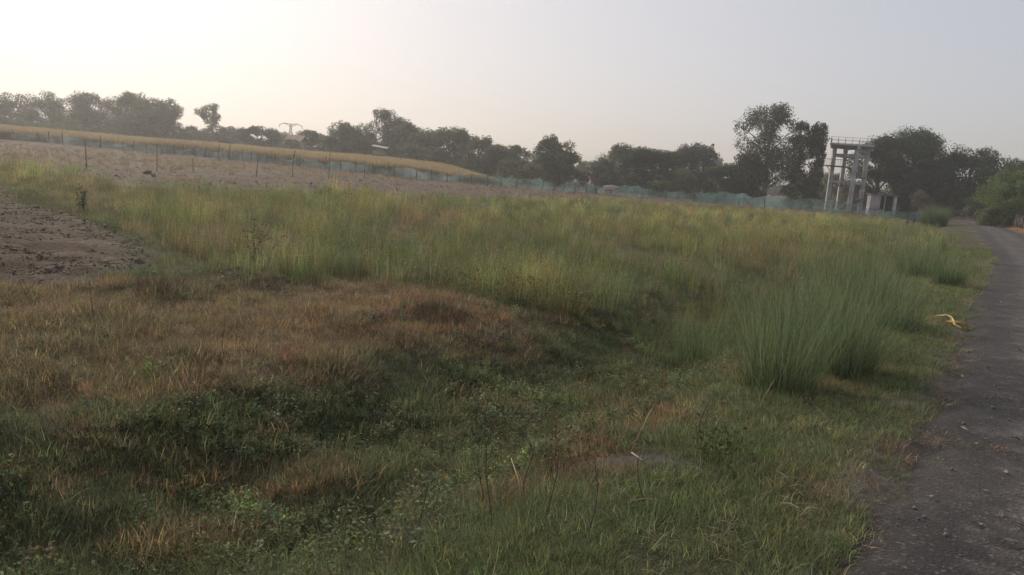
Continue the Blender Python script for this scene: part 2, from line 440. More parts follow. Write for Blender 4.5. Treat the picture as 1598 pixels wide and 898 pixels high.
def build_road():
    Y = np.concatenate([np.arange(-12, 14, 0.06), np.arange(14, 40, 0.25), np.arange(40, 150, 1.0)])
    K = 15
    lx = road_left_x(Y)
    edge = 0.22*fbm(Y*0.9, Y*0+3, 81, 4) + 0.10*noise(Y*3.5, Y*0, 82) + 0.12*noise(Y*0.35, Y*0, 83)
    edge = edge*ss(120, 60, Y)
    redge = 0.25*fbm(Y*0.9, Y*0+9, 84, 4)
    V = []
    for k in range(K):
        u = k/(K-1)
        x = lx - 0.05 + u*(ROAD_W/0.85+0.1) - edge*(1-u) + redge*u
        z = 0.004 + 0.035*(1-(2*u-1)**2) - 0.075*(np.abs(2*u-1) > 0.995) + 0.006*noise(x*2, Y*2, 88)
        V.append(np.stack([x, Y, z], 1))
    V = np.stack(V, 1).reshape(-1, 3)
    i = np.arange(len(Y)-1)[:, None]; k = np.arange(K-1)[None, :]
    a = (i*K + k).ravel()
    F = np.stack([a, a+1, a+K+1, a+K], 1)
    m, n, out = new_mat('worn_road')
    b = n.nodes.new('ShaderNodeBsdfPrincipled'); b.inputs['Roughness'].default_value = 0.85; b.inputs['Specular IOR Level'].default_value = 0.25
    tc = n.nodes.new('ShaderNodeTexCoord')
    def nz(s, d=8, r=0.6):
        q = n.nodes.new('ShaderNodeTexNoise'); q.inputs['Scale'].default_value = s; q.inputs['Detail'].default_value = d; q.inputs['Roughness'].default_value = r
        n.links.new(tc.outputs['Object'], q.inputs['Vector']); return q
    big, mid, fine = nz(0.5), nz(4), nz(45, 4)
    vo = n.nodes.new('ShaderNodeTexVoronoi'); vo.inputs['Scale'].default_value = 55; n.links.new(tc.outputs['Object'], vo.inputs['Vector'])
    def mix(f, a, b_, lo=0.35, hi=0.65):
        r = n.nodes.new('ShaderNodeMapRange'); r.inputs[1].default_value = lo; r.inputs[2].default_value = hi
        n.links.new(f, r.inputs[0])
        x = n.nodes.new('ShaderNodeMix'); x.data_type = 'RGBA'; n.links.new(r.outputs[0], x.inputs[0])
        for s, v in ((6, a), (7, b_)):
            if isinstance(v, tuple): x.inputs[s].default_value = (*v, 1)
            else: n.links.new(v, x.inputs[s])
        return x.outputs[2]
    c1 = mix(big.outputs['Fac'], (0.040, 0.034, 0.031), (0.076, 0.066, 0.059))
    c2 = mix(mid.outputs['Fac'], c1, (0.112, 0.098, 0.088), 0.5, 0.85)
    sep = n.nodes.new('ShaderNodeSeparateColor'); n.links.new(vo.outputs['Color'], sep.inputs[0])
    c3 = mix(sep.outputs[0], c2, (0.13, 0.12, 0.112), 0.88, 0.97)
    c4 = mix(fine.outputs['Fac'], (0.035, 0.033, 0.034), c3, 0.25, 0.5)
    # the wheel tracks are dusty and pale, the crumbling margins dark
    au = n.nodes.new('ShaderNodeAttribute'); au.attribute_name = 'across'
    wv = n.nodes.new('ShaderNodeMath'); wv.operation = 'MULTIPLY_ADD'; wv.inputs[1].default_value = 0.35; n.links.new(mid.outputs['Fac'], wv.inputs[0]); n.links.new(au.outputs['Fac'], wv.inputs[2])
    cr = n.nodes.new('ShaderNodeValToRGB'); e = cr.color_ramp.elements
    e[0].position = 0.12; e[0].color = (0.62, 0.60, 0.60, 1); e[1].position = 0.95; e[1].color = (0.8, 0.8, 0.8, 1)
    for p_, v_ in ((0.38, 0.75), (0.50, 1.35), (0.62, 1.05), (0.78, 1.4)):
        q = e.new(p_); q.color = (v_, v_*0.985, v_*0.97, 1)
    n.links.new(wv.outputs[0], cr.inputs[0])
    ml = n.nodes.new('ShaderNodeVectorMath'); ml.operation = 'MULTIPLY'; n.links.new(c4, ml.inputs[0]); n.links.new(cr.outputs[0], ml.inputs[1])
    n.links.new(ml.outputs[0], b.inputs['Base Color'])
    ad = n.nodes.new('ShaderNodeMath'); ad.operation = 'ADD'
    n.links.new(fine.outputs['Fac'], ad.inputs[0]); n.links.new(vo.outputs['Distance'], ad.inputs[1])
    bp = n.nodes.new('ShaderNodeBump'); bp.inputs['Strength'].default_value = 0.55; bp.inputs['Distance'].default_value = 0.009
    n.links.new(ad.outputs[0], bp.inputs['Height']); n.links.new(bp.outputs[0], b.inputs['Normal'])
    n.links.new(b.outputs[0], out.inputs[0])
    u_ = np.tile(np.arange(K)/(K-1), len(Y))
    tag(link('road', mesh_np('road', V, F, m, {'across': ('FLOAT', u_)}, smooth=True)), kind='structure')
build_road()

# ------------------------------------------------------------------ trees
def leaf_quads(P, Nrm, size, g):
    """a bent diamond leaf at each point"""
    n = len(P)
    a = g.normal(size=(n, 3)); a /= np.linalg.norm(a, axis=1, keepdims=True)
    nn = Nrm + 0.8*g.normal(size=(n, 3)); nn /= np.linalg.norm(nn, axis=1, keepdims=True)
    t = np.cross(nn, a); t /= np.linalg.norm(t, axis=1, keepdims=True)+1e-9
    b = np.cross(nn, t)
    L = (size*g.uniform(0.6, 1.4, n))[:, None]; Wd = L*g.uniform(0.4, 0.65, n)[:, None]
    v0 = P - t*L*0.5; v1 = P + b*Wd*0.5 + nn*L*0.08; v2 = P + t*L*0.5; v3 = P - b*Wd*0.5 + nn*L*0.08
    V = np.stack([v0, v1, v2, v3], 1).reshape(-1, 3)
    F = np.arange(4*n).reshape(n, 4)
    return V, F

LEAFM = {}
def crown_mat(col):
    k = tuple(round(c, 3) for c in col)
    if k not in LEAFM: LEAFM[k] = leaf_mat('foliage_%d' % len(LEAFM), k, var=0.55, trans=0.42)
    return LEAFM[k]

def make_tree(name, label, loc, h, w, kind='broad', col=(0.05, 0.065, 0.035), seed=0, group=None, cat='tree', leaf=0.30, dens=1.0, trunk=None):
    g = np.random.default_rng(1000+seed)
    t = thing(name, label, cat, loc, 0, group)
    low = {'broad': 0.06, 'round': 0.03, 'tall': 0.10, 'wispy': 0.16, 'column': 0.04, 'bush': 0.0}[kind]
    rad = w/2
    # clumps of foliage
    nc = {'broad': 50, 'round': 56, 'tall': 80, 'wispy': 56, 'column': 70, 'bush': 34}[kind]
    cs = []; tries = 0
    while len(cs) < nc and tries < 5000:
        tries += 1
        u = g.uniform(0, 1)
        zz = low + (1-low)*u
        if kind == 'broad': prof = (0.55+0.75*math.sin(PI*min(1, 0.15+u*0.85))**0.8)*0.78
        elif kind == 'round': prof = math.sqrt(max(0, 1-(1.55*u-0.62)**2))
        elif kind == 'tall': prof = 0.35+0.65*math.sin(PI*(0.08+0.9*u))
        elif kind == 'wispy': prof = 0.3+0.7*abs(math.sin(PI*(0.2+1.6*u)))*(1.05-u*0.5)
        elif kind == 'column': prof = 0.75+0.25*math.sin(PI*u)
        else: prof = math.sqrt(max(0, 1-u**2))
        an = g.uniform(0, 2*PI)
        lob = 0.78+0.30*math.sin(2*an+seed)+0.16*math.sin(5*an+2.1*seed)
        r = rad*prof*lob*math.sqrt(g.uniform(0.15, 1))
        rc = ({'wispy': 0.10, 'tall': 0.10, 'column': 0.2}.get(kind, 0.14))*min(w, h)*g.uniform(0.65, 1.5)
        zc = zz*h - rc*0.6*(u > 0.8)
        cs.append((r*math.cos(an), r*math.sin(an), max(zc, rc*0.5), rc))
    cs = np.array(cs)
    top = cs[:, 2]+cs[:, 3]*0.8
    cs[:, 2] *= h/top.max()
    P = []; Nn = []; rn = []
    for cx, cyy, cz, rc in cs:
        n = int(dens*np.clip(26*(rc/leaf)**1.7, 30, 900))
        q = g.normal(size=(n, 3)); q /= np.linalg.norm(q, axis=1, keepdims=True)
        rr = rc*g.uniform(0.25, 1, n)[:, None]**0.55
        sq = np.array([1.0, 1.0, 0.95]) if kind in ('tall', 'wispy', 'column') else np.array([1.15, 1.15, 0.78])
        lump = 1+0.35*noise(q[:, 0]*2.2+cx, q[:, 1]*2.2+q[:, 2]*1.7+cyy, seed)[:, None]
        P.append(np.array([cx, cyy, cz]) + q*rr*sq*lump); Nn.append(q + np.array([0, 0, 0.5]))
        rn.append(np.clip(g.uniform(0, 1, n)*0.7 + g.uniform(0, 0.3), 0, 1))
    P = np.concatenate(P); Nn = np.concatenate(Nn); rn = np.concatenate(rn)
    ok = P[:, 2] > 0.05; P, Nn, rn = P[ok], Nn[ok], rn[ok]
    V, F = leaf_quads(P, Nn, leaf, g)
    dry = (g.uniform(0, 1, len(P)) < 0.10)*g.uniform(0.2, 0.9, len(P))
    me = mesh_np('crown', V, F, crown_mat(col), {'rnd': ('FLOAT', np.repeat(rn, 4)), 'dry': ('FLOAT', np.repeat(dry, 4))})
    link('crown', me, t)
    # trunk and limbs that carry the clumps
    mb = MB()
    th = h*(low+0.35)
    tr = 0.028*h*(0.8 if kind in ('tall', 'wispy') else 1.1)
    ben = g.uniform(-0.03, 0.03, 2)*h
    stem = [(0, 0, -0.15), (ben[0]*0.5, ben[1]*0.5, th*0.5), (ben[0], ben[1], th), (ben[0]*0.6, ben[1]*1.2, h*0.85)]
    mb.tube(stem, [tr*1.25, tr*0.95, tr*0.75, tr*0.15], 7)
    order = g.permutation(len(cs))[:(22 if kind in ('tall', 'wispy') else 14)]
    for k in order:
        cx, cyy, cz, rc = cs[k]
        f = np.clip((cz/h)*0.7, 0.12, 0.8)
        z0 = h*0.85*f
        s = z0/(h*0.85)
        p0 = Vector((ben[0]*min(1, s*1.8), ben[1]*min(1, s*1.8), z0))
        p2 = Vector((cx, cyy, cz)); p1 = (p0+p2)/2 + Vector((0, 0, 0.06*h))
        mb.tube([p0, p1, p2], [tr*0.42*(1.1-s*0.6), tr*0.28, tr*0.07], 5)
    mb.build('trunk', M[trunk or 'bark'], t, True)
    return t

DK = (0.050, 0.072, 0.036); MD = (0.066, 0.092, 0.042); LT = (0.11, 0.14, 0.058); GY = (0.088, 0.105, 0.060); OL = (0.12, 0.135, 0.055); BL = (0.046, 0.064, 0.048)
# (px of top, py of top, width in px, depth m, kind, colour, label)
TREES = [
 (6,143,95,165,'broad',MD,'leftmost broad tree, cut by the left edge of the view'),
 (84,141,110,172,'broad',MD,'wide flat-topped hazy tree second from the left edge'),
 (142,143,95,170,'round',DK,'rounded hazy tree between the wide flat-topped tree and the ragged pale one'),
 (204,143,70,166,'tall',GY,'ragged pale-topped tree with open upper branches in the left wood'),
 (240,152,75,162,'round',MD,'dense tree near the right end of the left wood'),
 (262,153,50,160,'wispy',GY,'thin open tree with loose twigs closing the left wood'),
 (300,196,48,158,'bush',MD,'small rounded tree right after the left wood ends'),
 (333,162,40,172,'wispy',GY,'slim tall tree standing alone above the low trees on the left'),
 (358,196,60,170,'broad',GY,'low pale tree right of the slim tall tree'),
 (402,195,78,158,'round',DK,'dense dark round tree above the middle of the yellow crop'),
 (440,205,50,180,'broad',GY,'faint low tree below the lattice pylon'),
 (484,203,56,156,'round',MD,'round tree just right of the lattice pylon'),
 (538,190,52,150,'tall',MD,'tree with a small pointed top left of the tin-roofed hut'),
 (556,196,62,152,'broad',DK,'broad dark tree next to the pointed tree left of the hut'),
 (605,170,72,156,'tall',MD,'tallest tree of the middle wood, bulging above the tin-roofed hut'),
 (640,190,46,150,'broad',MD,'shoulder-height tree touching the tallest middle tree on its right'),
 (672,200,64,138,'round',GY,'pale grey-green round tree right of the tin-roofed hut'),
 (706,196,80,142,'broad',MD,'broad flat tree behind the right end of the yellow crop'),
 (752,212,66,132,'tall',MD,'ragged sloping tree beyond the right end of the yellow crop'),
 (776,224,42,128,'broad',GY,'small loose tree at the low right end of the middle wood'),
 (808,226,32,150,'round',DK,'small dark round tree alone in the sky gap'),
 (797,246,56,112,'bush',OL,'pale green bushy tree in front of the small dark round tree'),
 (860,209,62,122,'tall',MD,'tree with a thin bare-looking top in the centre of the view'),
 (872,232,92,120,'round',DK,'dense dark tree wrapped round the thin-topped centre tree'),
 (893,229,26,132,'wispy',GY,'thin whip-like tree on the right flank of the centre tree'),
 (918,250,60,190,'broad',GY,'faint low tree far back in the gap right of centre'),
 (978,223,70,124,'broad',MD,'broad tree right of the small brick house'),
 (1012,228,72,120,'round',DK,'dark full tree between the brick house and the white house'),
 (1044,234,48,124,'broad',MD,'lower tree leaning against the dark full tree right of centre'),
 (1086,222,62,136,'round',BL,'blue-dark domed tree rising behind the white house'),
 (1114,225,30,140,'wispy',GY,'sparse twiggy treetop beside the blue-dark dome'),
 (1066,262,74,112,'bush',OL,'light green bushy tree in front of the blue-dark dome'),
 (1132,252,58,114,'broad',MD,'low spreading tree left of the tall gum tree'),
 (1168,236,52,116,'broad',DK,'dark tree at the left foot of the tall gum tree'),
 (1212,161,92,116,'tall',GY,'tallest gum tree with pale trunks and open top left of the concrete tower'),
 (1256,190,50,114,'wispy',MD,'open-crowned tree with sky showing through beside the gum tree'),
 (1281,190,28,112,'column',DK,'dense column-like tree right next to the concrete tower'),
 (1300,268,64,150,'bush',GY,'hazy low tree seen through the legs of the concrete tower'),
 (1432,194,104,121,'broad',DK,'huge dark spreading tree right of the concrete tower'),
 (1381,209,64,121,'round',DK,'dark left half of the big grove beside the tower platform'),
 (1456,246,84,116,'round',BL,'dark lower tree below the right side of the huge tree'),
 (1524,228,104,118,'round',DK,'wide domed dark tree above the end of the road'),
 (1592,246,90,112,'broad',MD,'dark tree at the right edge of the view behind the light green one'),
 (1584,262,80,78,'broad',(0.14,0.195,0.07),'light green feathery tree at the right edge above the stick fence'),
]
for i, (px, py, w, Y, kind, col, lab) in enumerate(TREES):
    p = at(px, py, Y)
    z = tz(p.x, Y)
    name = 'bushy_tree' if kind == 'bush' else 'tree'
    near = Y < 80
    make_tree(name, lab, (p.x, Y, z), p.z - z, w*Y/FPX*1.25, kind, col, i, 'trees around the field', leaf=(0.15 if near else 0.26 if Y < 130 else 0.32),
              dens=1.15 if kind in ('round', 'column') else 0.9 if kind in ('tall', 'wispy') else 1.05, trunk='bark_pale' if 'gum' in lab else None)

# bushes at the feet of the trees
BUSHES = [
 (46,168,70,160,MD,'tall bush closing the gap between the two leftmost trees'),
 (118,170,70,160,DK,'dark bush below the rounded hazy tree on the left'),
 (196,178,60,158,MD,'bush below the ragged pale-topped tree, left of the dark end bush'),
 (318,200,46,165,GY,'grey bush at the foot of the slim tall tree'),
 (570,212,60,148,DK,'dark bush behind the tin-roofed hut'),
 (28,183,62,150,LT,'pale hazy bush at the far left behind the yellow crop'),
 (108,182,66,150,LT,'second pale bush behind the left end of the yellow crop'),
 (60,190,60,152,OL,'dull olive bush between the two pale bushes on the left'),
 (170,196,60,152,MD,'bush under the ragged pale-topped tree'),
 (230,196,60,150,DK,'dark bush under the right end of the left wood'),
 (286,202,34,150,MD,'bush in the first sky gap from the left'),
 (350,216,36,140,DK,'small dark bush at the far edge of the yellow crop'),
 (455,216,60,145,GY,'grey bush below the lattice pylon'),
 (520,212,50,140,DK,'dark bush left of the tin-roofed hut'),
 (640,224,60,128,GY,'grey-green bush right of the tin-roofed hut'),
 (690,232,60,125,MD,'bush at the foot of the broad flat tree'),
 (735,246,46,118,MD,'bush behind the last of the yellow crop'),
 (835,255,50,112,OL,'olive bush at the left foot of the centre tree'),
 (905,268,40,125,DK,'dark bush left of the small brick house'),
 (990,268,60,114,DK,'dark bush right of the small brick house'),
 (1030,272,50,112,DK,'dark bush under the full tree right of centre'),
 (1105,280,60,110,MD,'bush below the white house'),
 (1150,282,50,112,DK,'dark bush left of the gum tree trunks'),
 (1240,282,60,112,DK,'dark bush right of the gum tree trunks'),
 (1238,288,26,108,OL,'pale leafy shrub standing before the gum tree'),
 (1333,284,52,132,DK,'dark bush behind the legs of the concrete tower'),
 (1440,296,46,104,(0.115,0.10,0.065),'brownish dry bush right of the small pink hut'),
 (1490,284,60,112,DK,'dark bush above the bend of the road'),
 (1552,320,36,74,OL,'low leafy bush on the bank right of the road'),
 (1535,302,40,100,MD,'mid green bush behind the leaning fronds'),
]
for i, (px, py, w, Y, col, lab) in enumerate(BUSHES):
    p = at(px, py, Y); z = tz(p.x, Y)
    make_tree('bush', lab, (p.x, Y, z), max(0.8, p.z - z), w*Y/FPX*1.15, 'bush', col, 300+i, 'bushes at the foot of the trees', 'bush', leaf=0.14 if Y < 80 else 0.24, dens=1.0)

# the wood far behind, one mass
def far_wood():
    g = np.random.default_rng(77)
    P = []
    for k in range(150):
        az = -0.62 + 1.30*k/149 + g.normal()*0.004
        r = g.uniform(215, 290)
        x = r*math.tan(az) if abs(az) < 1 else 0
        h = g.uniform(3.5, 6.0)
        n = 330
        q = g.normal(size=(n, 3)); q /= np.linalg.norm(q, axis=1, keepdims=True)
        P.append(np.array([x, r, h*0.45]) + q*np.array([5, 4, h*0.55])*g.uniform(0.4, 1, n)[:, None])
    P = np.concatenate(P); P = P[P[:, 2] > 0]
    V, F = leaf_quads(P, np.tile([0, 0, 1.0], (len(P), 1)), 1.0, g)
    rn = np.repeat(g.uniform(0, 1, len(P)), 4)
    me = mesh_np('far_wood', V, F, crown_mat(MD), {'rnd': ('FLOAT', rn), 'dry': ('FLOAT', rn*0)})
    tag(link('far_wood', me), 'hazy low wood far behind the nearer trees', 'wood', kind='stuff')
far_wood()

# ------------------------------------------------------------------ concrete tower (staging of a water tank)
def tower():
    Y = 118.0
    b = at(1315.5, 326, Y)
    z0 = tz(b.x, Y)
    t = thing('concrete_tower', 'unfinished concrete water tower on four columns with zigzag stairs and railed platform', 'tower', (b.x, Y, z0), R(19)-math.atan2(b.x, Y))
    ztop = at(1322, 229, Y).z - z0
    r = 2.40
    ang = [R(180), R(270), R(0), R(90)]
    cp = [(r*math.cos(a), r*math.sin(a)) for a in ang]
    for x, y in cp:
        mb = MB(); mb.box(x-0.26, x+0.26, y-0.26, y+0.26, -0.4, ztop-0.42); mb.build('column', M['concrete'], t)
    def ring(z, h, w, nm):
        for i in range(4):
            mb = MB(); a = Vector((*cp[i], z)); c = Vector((*cp[(i+1) % 4], z)); dr = (c-a).normalized()*0.24
            mb.beam(a+dr, c-dr, w, h); mb.build(nm, M['concrete'], t)
    ring(ztop-1.35, 0.42, 0.30, 'beam'); ring(ztop-5.2, 0.34, 0.28, 'beam')
    # deck: two crossing girders, slab with a thicker edge
    mb = MB()
    for i in (0, 1):
        mb.beam((*[c*1.28 for c in cp[i]], ztop-0.21-0.003*i), (*[c*1.28 for c in cp[i+2]], ztop-0.21-0.003*i), 0.4, 0.40-0.006*i)
    mb.build('girder', M['concrete'], t)
    ca, sa = math.cos(R(-19)), math.sin(R(-19)); H2 = 2.95
    def rot(x, y): return (x*ca - y*sa, x*sa + y*ca)
    cor = [rot(-H2, -H2), rot(H2, -H2), rot(H2, H2), rot(-H2, H2)]
    mb = MB(); mb.v = [(x, y, ztop) for x, y in cor] + [(x, y, ztop+0.24) for x, y in cor]
    mb.f = [(3, 2, 1, 0), (4, 5, 6, 7)] + [(k, (k+1) % 4, 4+(k+1) % 4, 4+k) for k in range(4)]
    deck = mb.build('platform', M['concrete'], t)
    for i in range(4):
        p, q = Vector((*cor[i], ztop)), Vector((*cor[(i+1) % 4], ztop)); c = Vector((0, 0, ztop))
        p = p.lerp(c, 0.03); q = q.lerp(c, 0.03)
        mb = MB()
        for zz in (0.66, 1.14): mb.tube([p+Vector((0, 0, zz)), q+Vector((0, 0, zz))], 0.02, 4)
        mb.build('rail', M['steel'], deck)['kind'] = 'stuff'
        for k in range(6):
            e = p.lerp(q, k/6)
            mb = MB(); mb.tube([e+Vector((0, 0, 0.24)), e+Vector((0, 0, 1.16))], 0.028, 4); mb.build('rail_post', M['steel'], deck)
    # landings and flights winding down between the columns
    def lerp(i, j, f): return Vector((cp[i][0]*(1-f)+cp[j][0]*f, cp[i][1]*(1-f)+cp[j][1]*f, 0))
    levels = [(ztop-3.0, 0, 1), (ztop-5.6, 1, 2), (ztop-7.7, 0, 1)]
    def flight(a, b, w=0.75):
        fl = MB(); a = Vector(a); b = Vector(b)
        fl.beam(a, b, w, 0.20); s = fl.build('stair_flight', M['concrete_dark'], t)
        st = MB(); nst = 9
        for k in range(nst):
            p = a.lerp(b, (k+0.5)/nst)
            dx = (b-a); dx.z = 0; dx.normalize(); sd = Vector((-dx.y, dx.x, 0))
            q = p - sd*w/2; e = p + sd*w/2
            st.beam(q+Vector((0, 0, 0.17)), e+Vector((0, 0, 0.17)), 0.22, 0.13)
        st.build('step', M['concrete_dark'], s)
        rl = MB(); dx = (b-a); dx.z = 0; dx.normalize(); sd = Vector((-dx.y, dx.x, 0))*w/2
        for sg in (-1, 1):
            rl.tube([a+sd*sg+Vector((0, 0, 1.0)), b+sd*sg+Vector((0, 0, 1.0))], 0.02, 4)
            for k in range(6):
                p = a.lerp(b, k/5)+sd*sg
                rl.tube([p, p+Vector((0, 0, 1.0))], 0.022, 4)
        rl.build('stair_rail', M['steel'], s)
    def landing(c, lx, ly, z):
        mb = MB(); mb.box(c[0]-lx/2, c[0]+lx/2, c[1]-ly/2, c[1]+ly/2, z-0.1, z+0.1)
        l = mb.build('landing', M['concrete_dark'], t)
        for sy in (-1, 1):
            rl = MB()
            rl.tube([(c[0]-lx/2, c[1]+sy*ly/2, z+1.0), (c[0]+lx/2, c[1]+sy*ly/2, z+1.0)], 0.02, 4)
            for k in range(6):
                x = c[0]-lx/2+lx*k/5
                rl.tube([(x, c[1]+sy*(ly/2-0.02), z+0.1), (x, c[1]+sy*(ly/2-0.02), z+1.0)], 0.022, 4)
            rl.build('landing_rail', M['steel'], l)
    landing((-2.0, -0.65), 3.2, 0.9, ztop-3.0)
    flight((-0.4, -0.75, ztop-3.0), (1.35, -0.75, ztop-4.3))
    landing((1.75, -0.2), 0.9, 1.7, ztop-4.4)
    flight((1.3, 0.35, ztop-4.4), (-0.3, 0.35, ztop-5.6))
    landing((-0.9, 0.0), 1.3, 2.0, ztop-5.75)
    flight((-0.3, -0.6, ztop-5.8), (1.5, -0.6, ztop-7.4))
    landing((1.9, -0.2), 0.9, 1.7, ztop-7.5)
    flight((1.5, 0.4, ztop-7.5), (-0.5, 0.4, ztop-9.3))
    # strut under the outer landing
    mb = MB(); mb.tube([(-3.3, -0.5, ztop-3.1), (-2.45, -0.1, ztop-4.0)], 0.05, 5); mb.build('strut', M['steel'], t)
tower()

# ------------------------------------------------------------------ small buildings
def pump_hut():
    Y = 107.0
    a = at(1357, 323, Y); b = at(1398, 326, Y)
    w = (b-a).length; z0 = tz(a.x, Y)
    h = at(1366, 303, Y).z - z0
    t = thing('small_hut', 'small pink-walled roadside hut with dark open bays under the huge tree', 'hut', (a.x, Y, z0), 0)
    mb = MB(); mb.box(0, 1.35, 0, 0.16, -0.3, h-0.13); p = mb.build('wall_panel', M['plaster'], t)
    mb = MB(); mb.box(-0.05, 1.40, -0.10, -0.003, 0.75, 0.86); mb.build('shadow_strip', M['concrete_dark'], p)  # dark bar standing in for the shadow stripe across the wall panel
    mb = MB(); mb.box(1.9, 2.02, 0.0, 0.14, -0.3, h-0.13); mb.build('post', M['concrete'], t)
    mb = MB(); mb.box(w-0.38, w, 0.0, 0.2, -0.3, h-0.13); mb.build('post', M['plaster_white'], t)
    mb = MB(); mb.box(-0.15, w+0.15, -0.25, 1.35, h-0.12, h+0.02); mb.build('roof', M['concrete_dark'], t)
    mb = MB(); mb.box(0, w, 1.05, 1.2, -0.3, h-0.13); mb.build('wall', M['dark'], t)  # back wall coloured near black, painting the shade inside the open bays
    mb = MB(); mb.box(w-0.15, w, 0.22, 1.04, -0.3, h-0.13); mb.build('wall', M['concrete'], t)
    mb = MB(); mb.box(0, 0.15, 0.18, 1.04, -0.3, h-0.13); mb.build('wall', M['concrete'], t)
pump_hut()

def small_house(name, label, px0, px1, py_base, py_top, Y, wall, roof, windows, door=None, depth=5.0, pitched=False, rz=0.0):
    a = at(px0, py_base, Y); b = at(px1, py_base, Y)
    w = abs(b.x-a.x); z0 = tz(a.x, Y)
    h = at((px0+px1)/2, py_top, Y).z - z0
    t = thing(name, label, 'house', (a.x, Y, z0), rz)
    we = h-0.15 if not pitched else h*0.72
    mb = MB(); mb.box(0, w, 0, depth, -0.3, we); wl = mb.build('wall', wall, t)
    mb = MB()
    if pitched:
        v = [(-0.3,-0.4,we+0.02),(w+0.3,-0.4,we+0.02),(w+0.3,depth/2,h),(-0.3,depth/2,h),(-0.3,depth+0.4,we+0.02),(w+0.3,depth+0.4,we+0.02)]
        mb.v = v + [(x, y, z-0.1) for x, y, z in v]
        mb.f = [(0,1,2,3),(3,2,5,4),(6,9,8,7),(9,10,11,8),(0,6,7,1),(4,5,11,10),(0,3,9,6),(3,4,10,9),(1,7,8,2),(2,8,11,5)]
    else:
        mb.box(-0.25, w+0.25, -0.3, depth+0.3, we+0.003, we+0.16); mb.box(-0.1, w+0.1, -0.1, 0.02, we+0.165, we+0.5)
    mb.build('roof', roof, t)
    for (fx, fz, ww, wh) in windows:
        mb = MB(); x = fx*w; z = fz*we
        mb.box(x-ww/2-0.06, x+ww/2+0.06, -0.06, -0.003, z-wh/2-0.06, z+wh/2+0.06); o = mb.build('window', M['concrete'], t)
        mb = MB(); mb.box(x-ww/2, x+ww/2, -0.075, -0.063, z-wh/2, z+wh/2); mb.build('pane', M['dark'], o)
    if door is not None:
        mb = MB(); mb.box(door*w-0.45, door*w+0.45, -0.05, -0.003, 0, 2.0); mb.build('door', M['dark'], t)
    return t
small_house('brick_house', 'small weathered brick house with grey front among trees right of centre', 922, 955, 290, 260, 128, M['brick'], M['concrete'], [(0.25, 0.62, 0.7, 0.8)], 0.6)
small_house('white_house', 'white flat-roofed house just showing between treetops right of centre', 1098, 1121, 300, 249, 140, M['plaster_white'], M['plaster_white'], [(0.3, 0.75, 0.7, 0.9), (0.72, 0.75, 0.7, 0.9)])
small_house('farm_house', 'low house with clay tile roof half hidden under the lattice pylon', 446, 468, 222, 210, 148, M['plaster'], M['tile'], [(0.5, 0.5, 0.7, 0.7)], pitched=True)

def field_hut():
    Y = 128.0
    p = at(592, 250, Y); z0 = tz(p.x, Y); zr = at(592, 227, Y).z - z0
    t = thing('field_hut', 'little raised watch hut with a bright tin roof before the tallest middle tree', 'hut', (p.x, Y, z0))
    for x in (-0.85, 0.85):
        for y in (-0.7, 0.7):
            mb = MB(); mb.tube([(x, y, -0.2), (x*0.97, y, zr-0.2-0.18*(x > 0))], 0.06, 6); mb.build('post', M['wood'], t)
    mb = MB(); mb.box(-1.0, 1.0, -0.85, 0.85, zr-1.65, zr-1.5); mb.build('floor', M['wood'], t)
    mb = MB(); mb.box(-0.95, 0.95, 0.72, 0.78, zr-1.49, zr-0.35); mb.build('back_wall', M['wood_pale'], t)
    mb = MB(); mb.box(-0.95, 0.95, -0.80, -0.76, zr-1.49, zr-0.85); mb.build('front_wall', M['wood_pale'], t)
    mb = MB()
    for k in range(14):
        x0 = -1.25+2.5*k/14; x1 = x0+2.5/14; q0 = 0.03*(k % 2); q1 = 0.03*((k+1) % 2)
        f = lambda x: zr+0.05-0.10*(x+1.25)
        mb.quad((x0,-1.1,f(x0)+q0-0.28),(x1,-1.1,f(x1)+q1-0.28),(x1,1.1,f(x1)+q1),(x0,1.1,f(x0)+q0))
        mb.quad((x0,1.1,f(x0)+q0-0.012),(x1,1.1,f(x1)+q1-0.012),(x1,-1.1,f(x1)+q1-0.292),(x0,-1.1,f(x0)+q0-0.292))
    mb.build('tin_roof', M['tin'], t)
field_hut()

def pylon():
    Y = 330.0
    p = at(454, 193, Y); z0 = 0.4; h = p.z - z0
    t = thing('lattice_pylon', 'faint lattice power pylon with spread arms far behind the trees', 'pylon', (p.x, Y, z0), 0.2)
    mb = MB(); w0 = 2.2; w1 = 0.35
    def cr(f): return w0+(w1-w0)*min(1, f/0.8)
    for sx in (-1, 1):
        for sy in (-1, 1):
            mb.tube([(sx*cr(f), sy*cr(f), h*f) for f in (0, 0.4, 0.8, 1.0)], 0.14, 4)
    L = [0.0, 0.14, 0.28, 0.42, 0.54, 0.66, 0.76, 0.86, 0.95]
    for a, b in zip(L[:-1], L[1:]):
        for sy in (-1, 1):
            mb.tube([(-cr(a), sy*cr(a), h*a), (cr(b), sy*cr(b), h*b)], 0.08, 4)
            mb.tube([(cr(a), sy*cr(a), h*a), (-cr(b), sy*cr(b), h*b)], 0.08, 4)
    mb.build('mast', M['steel'], t)
    for s in (-1, 1):
        mb = MB(); mb.tube([(0, 0, h*0.97), (s*2.4, 0, h*1.0), (s*4.6, 0, h*0.93)], 0.15, 4); mb.tube([(0, 0, h*0.88), (s*2.4, 0, h*0.99)], 0.12, 4)
        ar = mb.build('cross_arm', M['steel'], t)
        mb = MB(); mb.tube([(s*4.5, 0, h*0.93), (s*4.5, 0, h*0.85)], 0.13, 5); mb.build('insulator', M['steel'], ar)
pylon()

